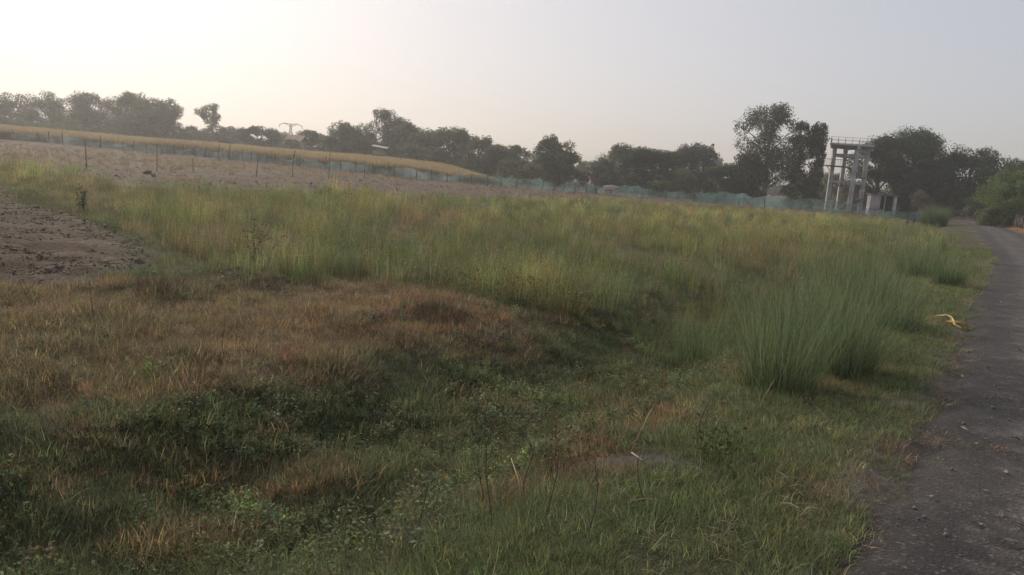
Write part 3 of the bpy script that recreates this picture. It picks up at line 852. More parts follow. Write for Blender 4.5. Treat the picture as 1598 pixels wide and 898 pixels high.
# ------------------------------------------------------------------ fences
def polyline(pts, step):
    out = []
    for a, b in zip(pts[:-1], pts[1:]):
        n = max(1, int(round((b-a).length/step)))
        for k in range(n): out.append(a.lerp(b, k/n))
    out.append(pts[-1])
    return out
def net_fence(name, label, pix, post_h, net_h, spacing, seed, net='net', gap=None, tallk=0.0):
    g = random.Random(seed)
    pts = [hit(*p) for p in pix]
    pts = polyline(pts, spacing)
    base = pts[0].copy()
    t = thing(name, label, 'fence', base)
    variants = []
    for k in range(5):
        mb = MB(); b = [0, 0]
        P = []
        for q in range(5):
            P.append((b[0], b[1], -0.2 + q*0.3)); b[0] += g.uniform(-0.05, 0.05); b[1] += g.uniform(-0.05, 0.05)
        mb.tube(P, [0.06, 0.052, 0.046, 0.04, 0.03], 6); variants.append(mb.mesh('post', M['wood'], True))
    for p in pts:
        q = Vector((p.x+g.uniform(-0.35, 0.35), p.y+g.uniform(-0.3, 0.3), 0)); q.z = tz(q.x, q.y)
        o = link('post', g.choice(variants), t, q-base)
        s = post_h*g.uniform(0.75, 1.2)*(1.5 if g.random() < tallk else 1)
        o.scale = (g.uniform(0.9, 1.5), g.uniform(0.9, 1.5), s)
        o.rotation_euler = (g.uniform(-0.10, 0.10), g.uniform(-0.16, 0.16), g.uniform(0, 6))
    # the net hangs in uneven swags between the posts
    fine = polyline([Vector((p.x, p.y, 0)) for p in pts], spacing/7)
    V = []; K = 7
    for i, p in enumerate(fine):
        ph = (i % 7)/7
        hh = net_h*(1+0.38*noise(np.array([i*0.11]), np.array([seed*1.7]), 5)[0]+0.10*noise(np.array([i*0.45]), np.array([seed*2.7]), 6)[0]) - 0.16*net_h*math.sin(PI*ph)
        for k in range(K):
            f = k/(K-1)
            off = 0.12*noise(np.array([i*0.35]), np.array([f*3+seed]), 7)[0]
            V.append((p.x+off*0.4, p.y-0.06+off, tz(p.x, p.y)+0.03+hh*f))
    V = np.array(V)-np.array(base)
    n = len(fine); i = np.arange(n-1)[:, None]; k = np.arange(K-1)[None, :]
    a = (i*K+k).ravel(); F = np.stack([a, a+K, a+K+1, a+1], 1)
    link('net', mesh_np('net', V, F, M[net], smooth=True), t)
    return t
net_fence('net_fence', 'long low fence of crooked sticks and faded net along the yellow crop', [(18,219),(60,222),(100,226),(250,240),(380,252),(512,266),(620,277),(700,284),(762,291)], 1.15, 0.95, 1.7, 3, 'net_pale', tallk=0.12)
net_fence('net_fence', 'green net fence sagging on sticks right of centre before the trees', [(757,290),(800,293),(862,298.5),(930,303),(1000,308),(1055,312),(1112,317)], 1.25, 1.15, 1.9, 5, 'net', tallk=0.15)
net_fence('net_fence', 'taut teal net fence before the gum tree and the concrete tower', [(1085,316),(1150,322),(1230,328),(1300,334),(1365,339),(1440,343)], 1.25, 1.35, 3.0, 8, 'net', tallk=0.1)

def wire_fence():
    px = [(135,265),(245,268),(302,270),(400,276),(456,277),(513,281),(569,280),(640,283)]
    hs = [1.55, 1.9, 1.1, 1.75, 1.85, 2.2, 1.5, 1.2]
    P = [hit(*p) for p in px]
    t = thing('wire_fence', 'row of thin crooked poles with wire in front of the net fence on the left', 'fence', P[0])
    g = random.Random(4)
    for p, h in zip(P, hs):
        mb = MB(); l = g.uniform(-0.12, 0.12)
        mb.tube([(0, 0, -0.25), (l*0.4, 0, h*0.4), (l*0.7+g.uniform(-.03,.03), 0.02, h*0.75), (l, 0, h)], [0.034, 0.030, 0.026, 0.018], 6)
        o = mb.build('pole', M['wood'], t, True); o.location = p-P[0]
    for f in (0.45, 0.85):
        mb = MB()
        for a, b, ha, hb in zip(P[:-1], P[1:], hs[:-1], hs[1:]):
            q0 = a-P[0]+Vector((0, 0, f*min(ha, 1.6))); q1 = b-P[0]+Vector((0, 0, f*min(hb, 1.6)))
            mid = (q0+q1)/2-Vector((0, 0, 0.10))
            mb.tube([q0, mid, q1], 0.006, 4)
        mb.build('wire', M['steel'], t)
wire_fence()

def stick_fence(label, pix, hh, sp, seed, lean=0.08):
    g = random.Random(seed)
    pts = polyline([hit(*p) for p in pix], sp)
    t = thing('stick_fence', label, 'fence', pts[0])
    var = []
    for k in range(4):
        mb = MB(); mb.tube([(0,0,-0.15),(g.uniform(-.03,.03),0,0.4),(g.uniform(-.05,.05),g.uniform(-.04,.04),0.75),(g.uniform(-.07,.07),0,1.0)],[0.028,0.024,0.02,0.012],5)
        var.append(mb.mesh('stick', M['wood_pale'] if k % 3 == 0 else M['wood'], True))
    for p in pts:
        o = link('stick', g.choice(var), t)
        q = Vector((p.x+g.uniform(-.06,.06), p.y+g.uniform(-.06,.06), 0)); q.z = tz(q.x, q.y)
        o.location = q-pts[0]; o.scale = (1.2, 1.2, hh*g.uniform(0.6, 1.2)); o.rotation_euler = (g.uniform(-lean, lean), g.uniform(-lean, lean), g.uniform(0, 6))
    for f in (0.35, 0.7):
        mb = MB()
        mb.tube([p-pts[0]+Vector((0, -0.03, hh*f+g.uniform(-.04,.04))) for p in pts[::4]], 0.014, 4)
        mb.build('rail', M['wood'], t)
stick_fence('ragged stick fence across the bend at the end of the road', [(1484,333),(1510,335),(1535,337)], 1.25, 0.24, 31)
stick_fence('stick fence along the top of the brown bank at the right edge', [(1540,343),(1570,349),(1600,357),(1640,366)], 1.0, 0.26, 37)

def fronds():
    b = at(1512, 330, 104); z = tz(b.x, 104)
    t = thing('dry_fronds', 'pale dry fronds leaning in a heap at the end of the road', 'fronds', (b.x, 104, z))
    t.scale = (1.35, 1.35, 1.35)
    g = random.Random(12)
    for k in range(9):
        mb = MB(); a = g.uniform(0.2, 1.0); L = g.uniform(1.2, 2.3); x0 = g.uniform(-1.0, 0.3)
        pts = [Vector((x0+math.sin(a)*L*f+0.15*f*f, g.uniform(-.2,.2), math.cos(a)*L*f)) for f in (0, 0.35, 0.7, 1)]
        mb.tube(pts, [0.05, 0.04, 0.03, 0.012], 5)
        for q in range(12):
            f = 0.2+0.75*q/12; p = pts[0].lerp(pts[-1], f)
            for s in (-1, 1):
                e = p+Vector((0.3*math.sin(a)+s*0.22, g.uniform(-.2,.2), 0.16-0.2*f))
                mb.quad(p, p+Vector((0.04, 0.02, 0.03)), e+Vector((0.02, 0, 0.02)), e)
        mb.build('frond', M['wood_pale'], t)
fronds()

# ------------------------------------------------------------------ cattle
def cow(label, pos, scale, mat, facing=1, head_down=0.0):
    t = thing('cow', label, 'cow', pos, 0 if facing > 0 else PI)
    t.scale = (scale,)*3
    sk = [  # name, position, radius
     ('pelvis', (-0.62, 0, 1.02), (0.31, 0.37)), ('loin', (-0.25, 0, 0.98), (0.36, 0.42)), ('rib', (0.18, 0, 0.94), (0.39, 0.46)), ('withers', (0.55, 0, 1.00), (0.30, 0.40)),
     ('neck', (0.85, 0, 1.20-0.25*head_down), (0.13, 0.18)), ('poll', (1.10, 0, 1.38-0.75*head_down), (0.12, 0.13)), ('muzzle', (1.36, 0, 1.18-0.75*head_down), (0.075, 0.085)),
     ('hump', (0.50, 0, 1.34), (0.10, 0.12)),
     ('tailbase', (-0.86, 0, 1.18), (0.04, 0.05)), ('tailmid', (-0.96, 0, 0.85), (0.025, 0.025)), ('tailend', (-0.97, 0, 0.48), (0.05, 0.05)),
    ]
    E_ = [('pelvis','loin'),('loin','rib'),('rib','withers'),('withers','neck'),('neck','poll'),('poll','muzzle'),('withers','hump'),('pelvis','tailbase'),('tailbase','tailmid'),('tailmid','tailend')]
    for s, nm in ((-1, 'r'), (1, 'l')):
        sk += [('fs'+nm, (0.55, s*0.17, 0.86), (0.13, 0.12)), ('fk'+nm, (0.54, s*0.17, 0.46), (0.11, 0.11)), ('ff'+nm, (0.55, s*0.17, 0.09), (0.075, 0.075)), ('fh'+nm, (0.58, s*0.17, 0.03), (0.06, 0.055)),
               ('ht'+nm, (-0.58, s*0.17, 0.80), (0.16, 0.12)), ('hh'+nm, (-0.74, s*0.17, 0.48), (0.11, 0.11)), ('hf'+nm, (-0.70, s*0.17, 0.09), (0.075, 0.075)), ('hhf'+nm, (-0.66, s*0.17, 0.03), (0.06, 0.055)),
               ('ear'+nm, (1.04, s*0.24, 1.36-0.75*head_down), (0.05, 0.03))]
        E_ += [('withers','fs'+nm),('fs'+nm,'fk'+nm),('fk'+nm,'ff'+nm),('ff'+nm,'fh'+nm),('pelvis','ht'+nm),('ht'+nm,'hh'+nm),('hh'+nm,'hf'+nm),('hf'+nm,'hhf'+nm),('poll','ear'+nm)]
    ix = {a[0]: i for i, a in enumerate(sk)}
    me = bpy.data.meshes.new('body'); me.from_pydata([a[1] for a in sk], [(ix[a], ix[b]) for a, b in E_], [])
    o = link('body', me, t)
    md = o.modifiers.new('skin', 'SKIN')
    for i, a in enumerate(sk):
        me.skin_vertices[0].data[i].radius = a[2]; me.skin_vertices[0].data[i].use_root = (i == 0)
    md.use_smooth_shade = True
    sb = o.modifiers.new('sub', 'SUBSURF'); sb.levels = 2; sb.render_levels = 2
    me.materials.append(mat)
    for s in (-1, 1):
        mb = MB(); z = 1.46-0.75*head_down
        mb.tube([(1.06, s*0.07, z), (1.05, s*0.16, z+0.10), (1.09, s*0.17, z+0.24)], [0.028, 0.02, 0.006], 6); mb.build('horn', M['horn'], t, True)
def put(px, py, Y): 
    p = at(px, py, Y); return (p.x, Y, tz(p.x, Y))
cow('white cow standing sideways in front of the green net fence right of centre', put(950, 304, 94), 0.88, M['hide_white'], 1, 0.15)

def hung_sheet():
    p = at(920, 302, 96); z = tz(p.x, 96)
    t = thing('hung_sheet', 'pale sheet hanging on the net fence left of the white cow', 'sheet', (p.x, 96, z+0.12))
    n = 9; V = []; F = []
    for i in range(n):
        for k in range(6):
            V.append((-0.45+0.9*i/(n-1), 0.06*math.sin(i*1.7)+0.03*k/5, 1.05*k/5-0.05*math.sin(PI*i/(n-1))*(k/5)))
    i = np.arange(n-1)[:, None]; k = np.arange(5)[None, :]; a = (i*6+k).ravel()
    o = link('cloth', mesh_np('cloth', np.array(V), np.stack([a, a+6, a+7, a+1], 1), M['tarp'], smooth=True), t)
    so = o.modifiers.new('thick', 'SOLIDIFY'); so.thickness = 0.01
hung_sheet()

# ------------------------------------------------------------------ grass: tuft prototypes, scattered by geometry nodes
def blades(n, h0, h1, wid, spread, lean, curl, seg, g, tip=0.1, heads=0.0, dryp=0.15, hs=0.018):
    """n blades as curved tapered strips"""
    az = g.uniform(0, 2*PI, n); r = spread*np.sqrt(g.uniform(0, 1, n))
    ba = g.uniform(0, 2*PI, n)
    bx = r*np.cos(ba); by = r*np.sin(ba)
    # lean outward mostly
    az = np.where(g.uniform(0, 1, n) < 0.6, ba+g.normal(0, 0.6, n), az)
    L = g.uniform(h0, h1, n); ln = np.abs(g.normal(0, 1, n))*lean; cu = g.uniform(0.2, 1, n)*curl
    dx, dy = np.cos(az), np.sin(az)
    sx, sy = -dy, dx
    tw = g.uniform(-0.8, 0.8, n)
    sx, sy = sx*np.cos(tw)+dx*np.sin(tw), sy*np.cos(tw)+dy*np.sin(tw)
    rows = []
    px = bx.copy(); py = by.copy(); pz = np.full(n, -0.02)
    ang = ln.copy()
    for k in range(seg+1):
        f = k/seg
        w = wid*(1-f*(1-tip))*0.5*np.where(k == 0, 0.8, 1)
        rows.append((np.stack([px-sx*w, py-sy*w, pz], 1), np.stack([px+sx*w, py+sy*w, pz], 1)))
        st = L/seg
        px = px+dx*np.sin(ang)*st; py = py+dy*np.sin(ang)*st; pz = pz+np.cos(ang)*st
        ang = ang+cu/seg*(1+f)
    V = np.stack([np.stack(q, 1) for q in rows], 1).reshape(n, -1, 3)   # n,(seg+1)*2,3
    nv = (seg+1)*2
    F = []
    for k in range(seg): F.append([2*k, 2*k+1, 2*k+3, 2*k+2])
    F = (np.array(F)[None]+np.arange(n)[:, None, None]*nv).reshape(-1, 4)
    rn = np.repeat(g.uniform(0, 1, n), nv)
    dr = np.repeat((g.uniform(0, 1, n) < dryp)*g.uniform(0.3, 1, n), nv)
    V = V.reshape(-1, 3)
    if heads > 0:
        hh = np.where(g.uniform(0, 1, n) < heads)[0]
        tips = (rows[-1][0]+rows[-1][1])/2; prev = (rows[-2][0]+rows[-2][1])/2
        P = []; 
        for q in range(5):
            P.append(tips[hh]+(prev[hh]-tips[hh])*q*0.16+g.normal(0, 0.010, (len(hh), 3)))
        P = np.concatenate(P)
        v2, f2 = leaf_quads(P, g.normal(size=P.shape), max(hs, wid*2.4), g)
        F = np.concatenate([F, f2+len(V)]); V = np.concatenate([V, v2])
        rn = np.concatenate([rn, np.repeat(g.uniform(0.4, 1, len(P)), 4)]); dr = np.concatenate([dr, np.repeat(g.uniform(0.4, 1, len(P)), 4)])
    return V, F, rn, dr

def leafy(n, h, leaf, spread, g, dryp=0.1):
    """low leafy weed: stems with small leaves"""
    V, F, rn, dr = blades(n, h*0.5, h, 0.006, spread, 0.35, 0.5, 3, g)
    c = V.reshape(n, 8, 3)
    P = []
    for q in range(9):
        f = g.uniform(0.2, 1, n)*3
        k = np.minimum(f.astype(int), 2); fr = (f-k)[:, None]
        a = c[np.arange(n), 2*k]; b = c[np.arange(n), 2*k+2]
        P.append(a*(1-fr)+b*fr+g.normal(0, leaf*0.5, (n, 3)))
    P = np.concatenate(P); P[:, 2] = np.abs(P[:, 2])
    v2, f2 = leaf_quads(P, np.tile([0, 0, 1.2], (len(P), 1)), leaf, g)
    return (np.concatenate([V, v2]), np.concatenate([F, f2+len(V)]), np.concatenate([rn, np.repeat(g.uniform(0.2, 1, len(P)), 4)]),
            np.concatenate([dr, np.repeat((g.uniform(0, 1, len(P)) < dryp)*1.0, 4)]))

def protos(name, makers, mat):
    col = bpy.data.collections.new(name+'_tufts')
    for i, mk in enumerate(makers):
        V, F, rn, dr = mk
        me = mesh_np(name+'_tuft', V, F, mat, {'rnd': ('FLOAT', rn), 'dry': ('FLOAT', dr)})
        o = bpy.data.objects.new('%s_tuft_%02d' % (name, i), me)
        col.objects.link(o)
    return col

def scatter(name, label, cat, pts, scl, rot, tint, idx, coll):
    n = len(pts)
    me = bpy.data.meshes.new(name)
    me.vertices.add(n); me.vertices.foreach_set('co', np.asarray(pts, np.float32).ravel())
    for k, typ, arr in (('scl', 'FLOAT_VECTOR', scl), ('rot', 'FLOAT_VECTOR', rot), ('tint', 'FLOAT_COLOR', np.concatenate([tint, np.ones((n, 1))], 1))):
        a = me.attributes.new(k, typ, 'POINT'); a.data.foreach_set('color' if 'COLOR' in typ else 'vector', np.asarray(arr, np.float32).ravel())
    a = me.attributes.new('idx', 'INT', 'POINT'); a.data.foreach_set('value', np.asarray(idx, np.int32))
    o = link(name, me)
    tag(o, label, cat, kind='stuff')
    ng = bpy.data.node_groups.new(name+'_scatter', 'GeometryNodeTree')
    ng.interface.new_socket('Geometry', in_out='INPUT', socket_type='NodeSocketGeometry')
    ng.interface.new_socket('Geometry', in_out='OUTPUT', socket_type='NodeSocketGeometry')
    gi = ng.nodes.new('NodeGroupInput'); go = ng.nodes.new('NodeGroupOutput')
    ci = ng.nodes.new('GeometryNodeCollectionInfo'); ci.inputs[0].default_value = coll
    ci.inputs['Separate Children'].default_value = True; ci.inputs['Reset Children'].default_value = True
    ip = ng.nodes.new('GeometryNodeInstanceOnPoints'); ip.inputs['Pick Instance'].default_value = True
    def na(t, k):
        q = ng.nodes.new('GeometryNodeInputNamedAttribute'); q.data_type = t; q.inputs['Name'].default_value = k; return q.outputs[0]
    L = ng.links.new
    mp = ng.nodes.new('GeometryNodeMeshToPoints')
    L(gi.outputs[0], mp.inputs[0]); L(mp.outputs[0], ip.inputs['Points']); L(ci.outputs[0], ip.inputs['Instance'])
    L(na('INT', 'idx'), ip.inputs['Instance Index']); L(na('FLOAT_VECTOR', 'rot'), ip.inputs['Rotation']); L(na('FLOAT_VECTOR', 'scl'), ip.inputs['Scale'])
    L(ip.outputs[0], go.inputs[0])
    md = o.modifiers.new('scatter', 'NODES'); md.node_group = ng
    return o

def in_view(x, y, margin=80):
    """keeps only what the camera or a step beside it could see"""
    zz = terrain(x, y)-EYE
    b0 = x; fwd = y*_cp - zz*_sp; up = y*_sp + zz*_cp
    u = (b0*_c + up*_s)/np.maximum(fwd, 0.1)*FPX; v = (-b0*_s + up*_c)/np.maximum(fwd, 0.1)*FPX
    return (fwd > 0.5) & (np.abs(u) < PW/2+margin+400/np.maximum(fwd, 1)) & (v > -PH/2-margin-300/np.maximum(fwd, 1))

def sample(n, y0, y1, power=1.0, xpad=0.75):
    """points over the view wedge, denser near the camera with higher power"""
    u = rng.uniform(0, 1, n)
    if power == 1: y = np.sqrt(y0**2+(y1**2-y0**2)*u)       # even
    else: y = (y0**(2-power)+(y1**(2-power)-y0**(2-power))*u)**(1/(2-power))
    x = rng.uniform(-1, 1, n)*(xpad*y+1.2)
    k = in_view(x, y)
    return x[k], y[k]
def rots(n, tilt=0.12):
    return np.stack([rng.normal(0, tilt, n), rng.normal(0, tilt, n), rng.uniform(0, 2*PI, n)], 1)
def jitcol(base, n, v=0.25, hue=0.12):
    b = np.asarray(base, float)
    if b.ndim == 1: b = np.tile(b, (n, 1))
    return b*np.exp(np.clip(rng.normal(0, v, (n, 1)), -0.6, 0.5))*np.exp(rng.normal(0, hue, (n, 3))*np.array([1, 0.5, 0.8]))
def lerpc(a, b, t): return np.asarray(a)[None]*(1-t[:, None])+np.asarray(b)[None]*t[:, None]

gr = np.random.default_rng(5)
short_c = protos('short_grass', [blades(64, 0.025, 0.085, 0.0032, 0.10, 0.65, 1.3, 3, gr, dryp=0.2) for _ in range(5)], M['grass'])
mid_c = protos('meadow_grass', [blades(36, 0.08, 0.27, 0.0034, 0.12, 0.48, 1.1, 4, gr, heads=0.2, dryp=0.25, hs=0.010) for _ in range(5)], M['grass'])
tall_c = protos('tall_grass', [blades(34, 0.35, 1.05, 0.0080, 0.20, 0.17, 0.6, 4, gr, heads=0.6, dryp=0.35) for _ in range(5)], M['grass'])
tallf_c = protos('far_grass', [blades(36, 0.35, 1.0, 0.020, 0.38, 0.17, 0.4, 3, gr, heads=0.6, dryp=0.35) for _ in range(4)], M['grass'])
weed_c = protos('creeper', [leafy(16, 0.15, 0.024, 0.11, gr) for _ in range(4)], M['grass'])
crop_c = protos('crop', [blades(60, 0.7, 1.15, 0.022, 0.5, 0.12, 0.5, 3, gr, heads=0.8, dryp=0.5) for _ in range(4)], M['grass'])

GREEN = np.array([0.145, 0.175, 0.076]); DGREEN = np.array([0.118, 0.132, 0.066]); YEL = np.array([0.250, 0.258, 0.108]); STRAW = np.array([0.35, 0.28, 0.16])
BROWN = np.array([0.235, 0.178, 0.100]); RUST = np.array([0.265, 0.178, 0.098]); OLIVE = np.array([0.180, 0.198, 0.092])

def zones(x, y):
    return dict(d=dist_road(x, y), pl=zone(Z_PLOUGH_NEAR, x, y, 11), dry=zone(Z_DRY, x, y, 12), red=zone(Z_RED, x, y, 13), tall=zone(Z_TALL, x, y, 14), lg=zone(Z_LEFTGRASS, x, y, 15), st=zone(Z_STUBBLE, x, y, 16))
def zpos(x, y, dz=0.0): return np.stack([x, y, terrain(x, y)+dz], 1)

# short turf on the verge, the ditch banks and the dry lip
x, y = sample(62000, 2.2, 34, 1.3)
z = zones(x, y)
edge = 0.28*fbm(x*1.3, y*1.3, 90, 3)-0.02
k = (z['d'] > edge) & ~z['pl'] & (rng.uniform(0, 1, len(x)) < np.where(z['tall'] & (z['d'] > 2.2), 0.25, 1)) & (rng.uniform(0, 1, len(x)) < ss(-0.75, -0.05, fbm(x*1.1, y*1.1, 93, 4))) & (y < 34)
k &= ~((((x-0.85)/0.30)**2+((y-4.75)/0.18)**2) < 1)
x, y = x[k], y[k]; z = {a: b[k] for a, b in z.items()}; n = len(x)
f = fbm(x*0.7, y*0.7, 95, 4)
col = lerpc(DGREEN*1.15, GREEN*1.05, ss(-0.3, 0.3, f))
col = np.where((z['d'] < 1.6)[:, None], lerpc(GREEN*1.15, OLIVE*1.05, ss(-0.1, 0.5, f)), col)
tdry = z['dry']*np.clip(0.75+0.5*f, 0, 1)
col = col*(1-tdry[:, None])+lerpc(BROWN, STRAW*0.8, ss(-0.4, 0.5, fbm(x*2, y*2, 97, 3)))*tdry[:, None]
col = np.where((z['red'] & (rng.uniform(0, 1, n) < 0.6))[:, None], RUST[None]*1.0, col)
pat = (fbm(x*1.6, y*1.6, 98, 3) > 0.38)
col = np.where((pat & (rng.uniform(0, 1, n) < 0.6))[:, None], STRAW[None]*0.75, col)
br = ss(0.05, 0.45, fbm(x*1.1+40, y*1.1, 199, 4))*(z['d'] > 1.4)*0.65
col = np.where((rng.uniform(0, 1, n) < br)[:, None], lerpc(BROWN, RUST, ss(-0.2, 0.4, f)), col)
s = rng.uniform(0.65, 1.35, n)*(1+0.35*ss(1.3, 3, z['d']))*(1+0.02*y)*(1+ss(1.2, 2.2, z['d'])*0.6*fbm(x*1.7, y*1.7, 191, 2))
scatter('short_grass', 'short turf of the verge, the ditch banks and the brown lip', 'grass', zpos(x, y), np.stack([s*1.1, s*1.1, s*rng.uniform(0.7, 1.2, n)], 1), rots(n, 0.2), jitcol(col, n, 0.28), rng.integers(0, 5, n), short_c)

# straw-coloured runners creeping out over the road edge
x, y = sample(26000, 2.2, 40, 1.3, 0.8)
tg = hit(1480, 712)
d = dist_road(x, y); e = -0.28+0.42*fbm(x*0.8, y*0.8, 171, 4)
tong = np.exp(-(((x-tg.x)/0.50)**2+((y-tg.y)/0.20)**2)); e = e-0.6*tong
k = (d > e) & (d < 0.7) & (rng.uniform(0, 1, len(x)) < 0.75*ss(-0.5, 0.3, fbm(x*2.2, y*2.2, 173, 3)))
x, y, d, tong = x[k], y[k], d[k], tong[k]; n = len(x)
f = fbm(x*1.5, y*1.5, 175, 3)+tong
col = lerpc(GREEN*0.9, STRAW*0.75, ss(-0.35, 0.35, f-0.25*d))
s = rng.uniform(0.35, 0.85, n)*(1+0.02*y)
zz = np.where(d < 0, 0.02, terrain(x, y))
scatter('edge_grass', 'sparse straw-coloured runners creeping over the road edge', 'grass', np.stack([x, y, zz], 1), np.stack([s*1.3, s*1.3, s*0.55], 1), rots(n, 0.2), jitcol(col, n, 0.3), rng.integers(0, 5, n), short_c)

# meadow grass: taller tufts in the ditch, on the dry lip and left
x, y = sample(26000, 2.6, 40, 1.3)
z = zones(x, y)
f = fbm(x*0.5, y*0.5, 101, 4)
f2_ = fbm(x*0.9, y*2.0, 103, 3)
pr = np.where(z['d'] < 1.2, 0.03, np.where(z['dry'], 0.75, np.where(z['lg'], 0.9, np.where(z['tall'], 0.5, 0.40*ss(-0.3, 0.4, f)+0.06))))
pr = np.where(z['pl'], 0.14*(f2_ > 0.0), pr); pr = np.where(z['d'] < 0.3, 0, pr)
k = (rng.uniform(0, 1, len(x)) < pr)
x, y, f = x[k], y[k], f[k]; z = {a: b[k] for a, b in z.items()}; n = len(x)
f2 = fbm(x*1.3+9, y*1.3, 105, 3)
col = lerpc(DGREEN*1.1, OLIVE*0.85, ss(-0.2, 0.5, f2))
br = ss(0.05, 0.45, fbm(x*1.1+40, y*1.1, 199, 4))*0.6
col = np.where((rng.uniform(0, 1, n) < br)[:, None], lerpc(BROWN, STRAW*0.9, ss(-0.2, 0.4, f2)), col)
col = np.where(z['dry'][:, None], lerpc(BROWN, STRAW*0.9, ss(-0.4, 0.5, f2)), col)
col = np.where(z['red'][:, None], lerpc(RUST, STRAW*0.85, ss(-0.2, 0.6, f2)), col)
col = np.where(z['pl'][:, None], STRAW[None]*0.8, col)
col = np.where(z['lg'][:, None], lerpc(OLIVE, STRAW*0.8, ss(-0.4, 0.4, f2)), col)
s = rng.uniform(0.4, 1.1, n)*np.where(z['pl'], 0.45, 1)*np.where(z['lg'], 1.6, 1)*np.where(z['dry'], 0.8, 1)
scatter('meadow_grass', 'loose knee-low grass in the ditch and on the dry lip', 'grass', zpos(x, y), np.stack([s, s, s*rng.uniform(0.7, 1.2, n)], 1), rots(n, 0.18), jitcol(col, n, 0.28), rng.integers(0, 5, n), mid_c)

# creeping weeds in and around the ditch
x, y = sample(14000, 2.4, 16, 1.3)
d = dist_road(x, y); f = fbm(x*0.9, y*0.9, 111, 3)
k = (d > 1.9) & (d < 6.5) & (f > -0.12) & ~zone(Z_PLOUGH_NEAR, x, y, 11) & (rng.uniform(0, 1, len(x)) < np.where(zone(Z_DRY, x, y, 12), 0.12, 0.8))
x, y, f = x[k], y[k], f[k]; n = len(x)
s = rng.uniform(0.5, 1.3, n)
scatter('creeping_weeds', 'low leafy creepers matted in the roadside ditch', 'weeds', zpos(x, y), np.stack([s, s, s], 1), rots(n, 0.25), jitcol(lerpc(DGREEN*1.15, GREEN*1.2, ss(0, 0.5, fbm(x*2, y*2, 113, 2))), n, 0.3), rng.integers(0, 4, n), weed_c)

# tall grass of the field
x, y = sample(10500, 7, 36, 1.1)
z = zones(x, y); f = fbm(x*0.35, y*0.22, 121, 4)
k = z['tall'] & (z['d'] > 1.5+0.9*ss(13, 7, y)) & (rng.uniform(0, 1, len(x)) < ss(-0.7, 0.0, f+0.35*noise(x*1.5, y*1.5, 4)))
x, y, f = x[k], y[k], f[k]; z = {a: b[k] for a, b in z.items()}; n = len(x)
def tallcol(x, y, d):
    f1 = fbm(x*0.30, y*0.16, 125, 4); f3 = fbm(x*0.8, y*0.5, 127, 3)
    c = lerpc(OLIVE*0.95, YEL, ss(-0.2, 0.5, f3))
    g_ = ss(-0.05, 0.35, f1)[:, None]; c = c*(1-g_)+GREEN[None]*0.95*g_
    b_ = ss(0.12, 0.5, -f1)[:, None]*0.65; c = c*(1-b_)+STRAW[None]*0.72*b_
    r_ = ss(7, 2.5, d)[:, None]*ss(4, 12, y)[:, None]; c = c*(1-r_)+np.array([0.142, 0.172, 0.084])[None]*r_
    return c
s = rng.uniform(0.5, 1.05, n)*(0.8+0.25*ss(8, 14, y))*(0.72+0.40*fbm(x*0.6, y*0.6, 129, 3))
scatter('tall_grass', 'waist-high seeding grass filling the near half of the field', 'grass', zpos(x, y), np.stack([s, s, s*rng.uniform(0.8, 1.15, n)], 1), rots(n, 0.08), jitcol(tallcol(x, y, z['d']), n, 0.36, 0.16), rng.integers(0, 5, n), tall_c)
x, y = sample(26000, 30, 118, 1.0)
z = zones(x, y)
k = (z['tall'] & (z['d'] > 1.2) & (rng.uniform(0, 1, len(x)) < 0.95)) | (z['lg'] & (rng.uniform(0, 1, len(x)) < 0.6))
x, y = x[k], y[k]; d = z['d'][k]; n = len(x)
s = rng.uniform(0.5, 1.05, n)*(0.72+0.35*fbm(x*0.3, y*0.3, 129, 3))*(1-0.35*ss(45, 85, y))
scatter('far_tall_grass', 'seeding grass filling the far half of the field up to the fences', 'grass', zpos(x, y), np.stack([s, s, s*rng.uniform(0.75, 1.15, n)], 1), rots(n, 0.08), jitcol(tallcol(x, y, d)*1.05, n, 0.34, 0.15), rng.integers(0, 4, n), tallf_c)

# thin stubble and weeds on the ploughed land beyond
x, y = sample(26000, 36, 128, 1.0)
z = zones(x, y)
g_ = fbm(x*0.12, y*0.12, 131, 3)
k = ~z['tall'] & ~z['lg'] & (z['d'] > 6) & (rng.uniform(0, 1, len(x)) < np.where(z['st'], 0.5, 0.10+0.25*(g_ > 0.25)))
x, y = x[k], y[k]; st = z['st'][k]; n = len(x)
s = rng.uniform(0.25, 0.5, n)*np.where(st, 1.0, 0.8)
scatter('stubble', 'thin dry stubble on the ploughed land before the fences', 'stubble', zpos(x, y), np.stack([s*1.3, s*1.3, s*0.8], 1), rots(n, 0.2), jitcol(np.where(st[:, None], STRAW[None]*0.62, STRAW[None]*0.6), n, 0.25), rng.integers(0, 4, n), tallf_c)

# the ripe crop behind the left fence
FP = [hit(*p) for p in [(18,219),(100,226),(250,240),(380,252),(512,266),(620,277),(700,284),(748,288)]]
fx = np.array([p.x for p in FP]); fy = np.array([p.y for p in FP])
n0 = 52000
x = rng.uniform(-125, 2, n0)
y = np.interp(x, fx, fy)+3.0+rng.uniform(0, 1, n0)*np.clip(50-0.0*x, 5, 50)*ss(0, -16, x+3*noise(rng.uniform(0, 200, n0), x, 3))
y = np.where(x < fx[0], fy[0]+1.5+rng.uniform(0, 40, n0), y)
k = in_view(x, y, 120) & (x < -2.5)
x, y = x[k], y[k]; n = len(x)
s = rng.uniform(0.8, 1.35, n)*(1.1+0.22*fbm(x*0.16, y*0.16, 141, 3))*(0.35+0.65*ss(0, -14, x))
scatter('ripe_crop', 'ripe golden crop standing behind the faded net fence', 'crop', zpos(x, y), np.stack([s, s, s], 1), rots(n, 0.06), jitcol(np.array([0.235, 0.200, 0.130]), n, 0.16, 0.06), rng.integers(0, 4, n), crop_c)

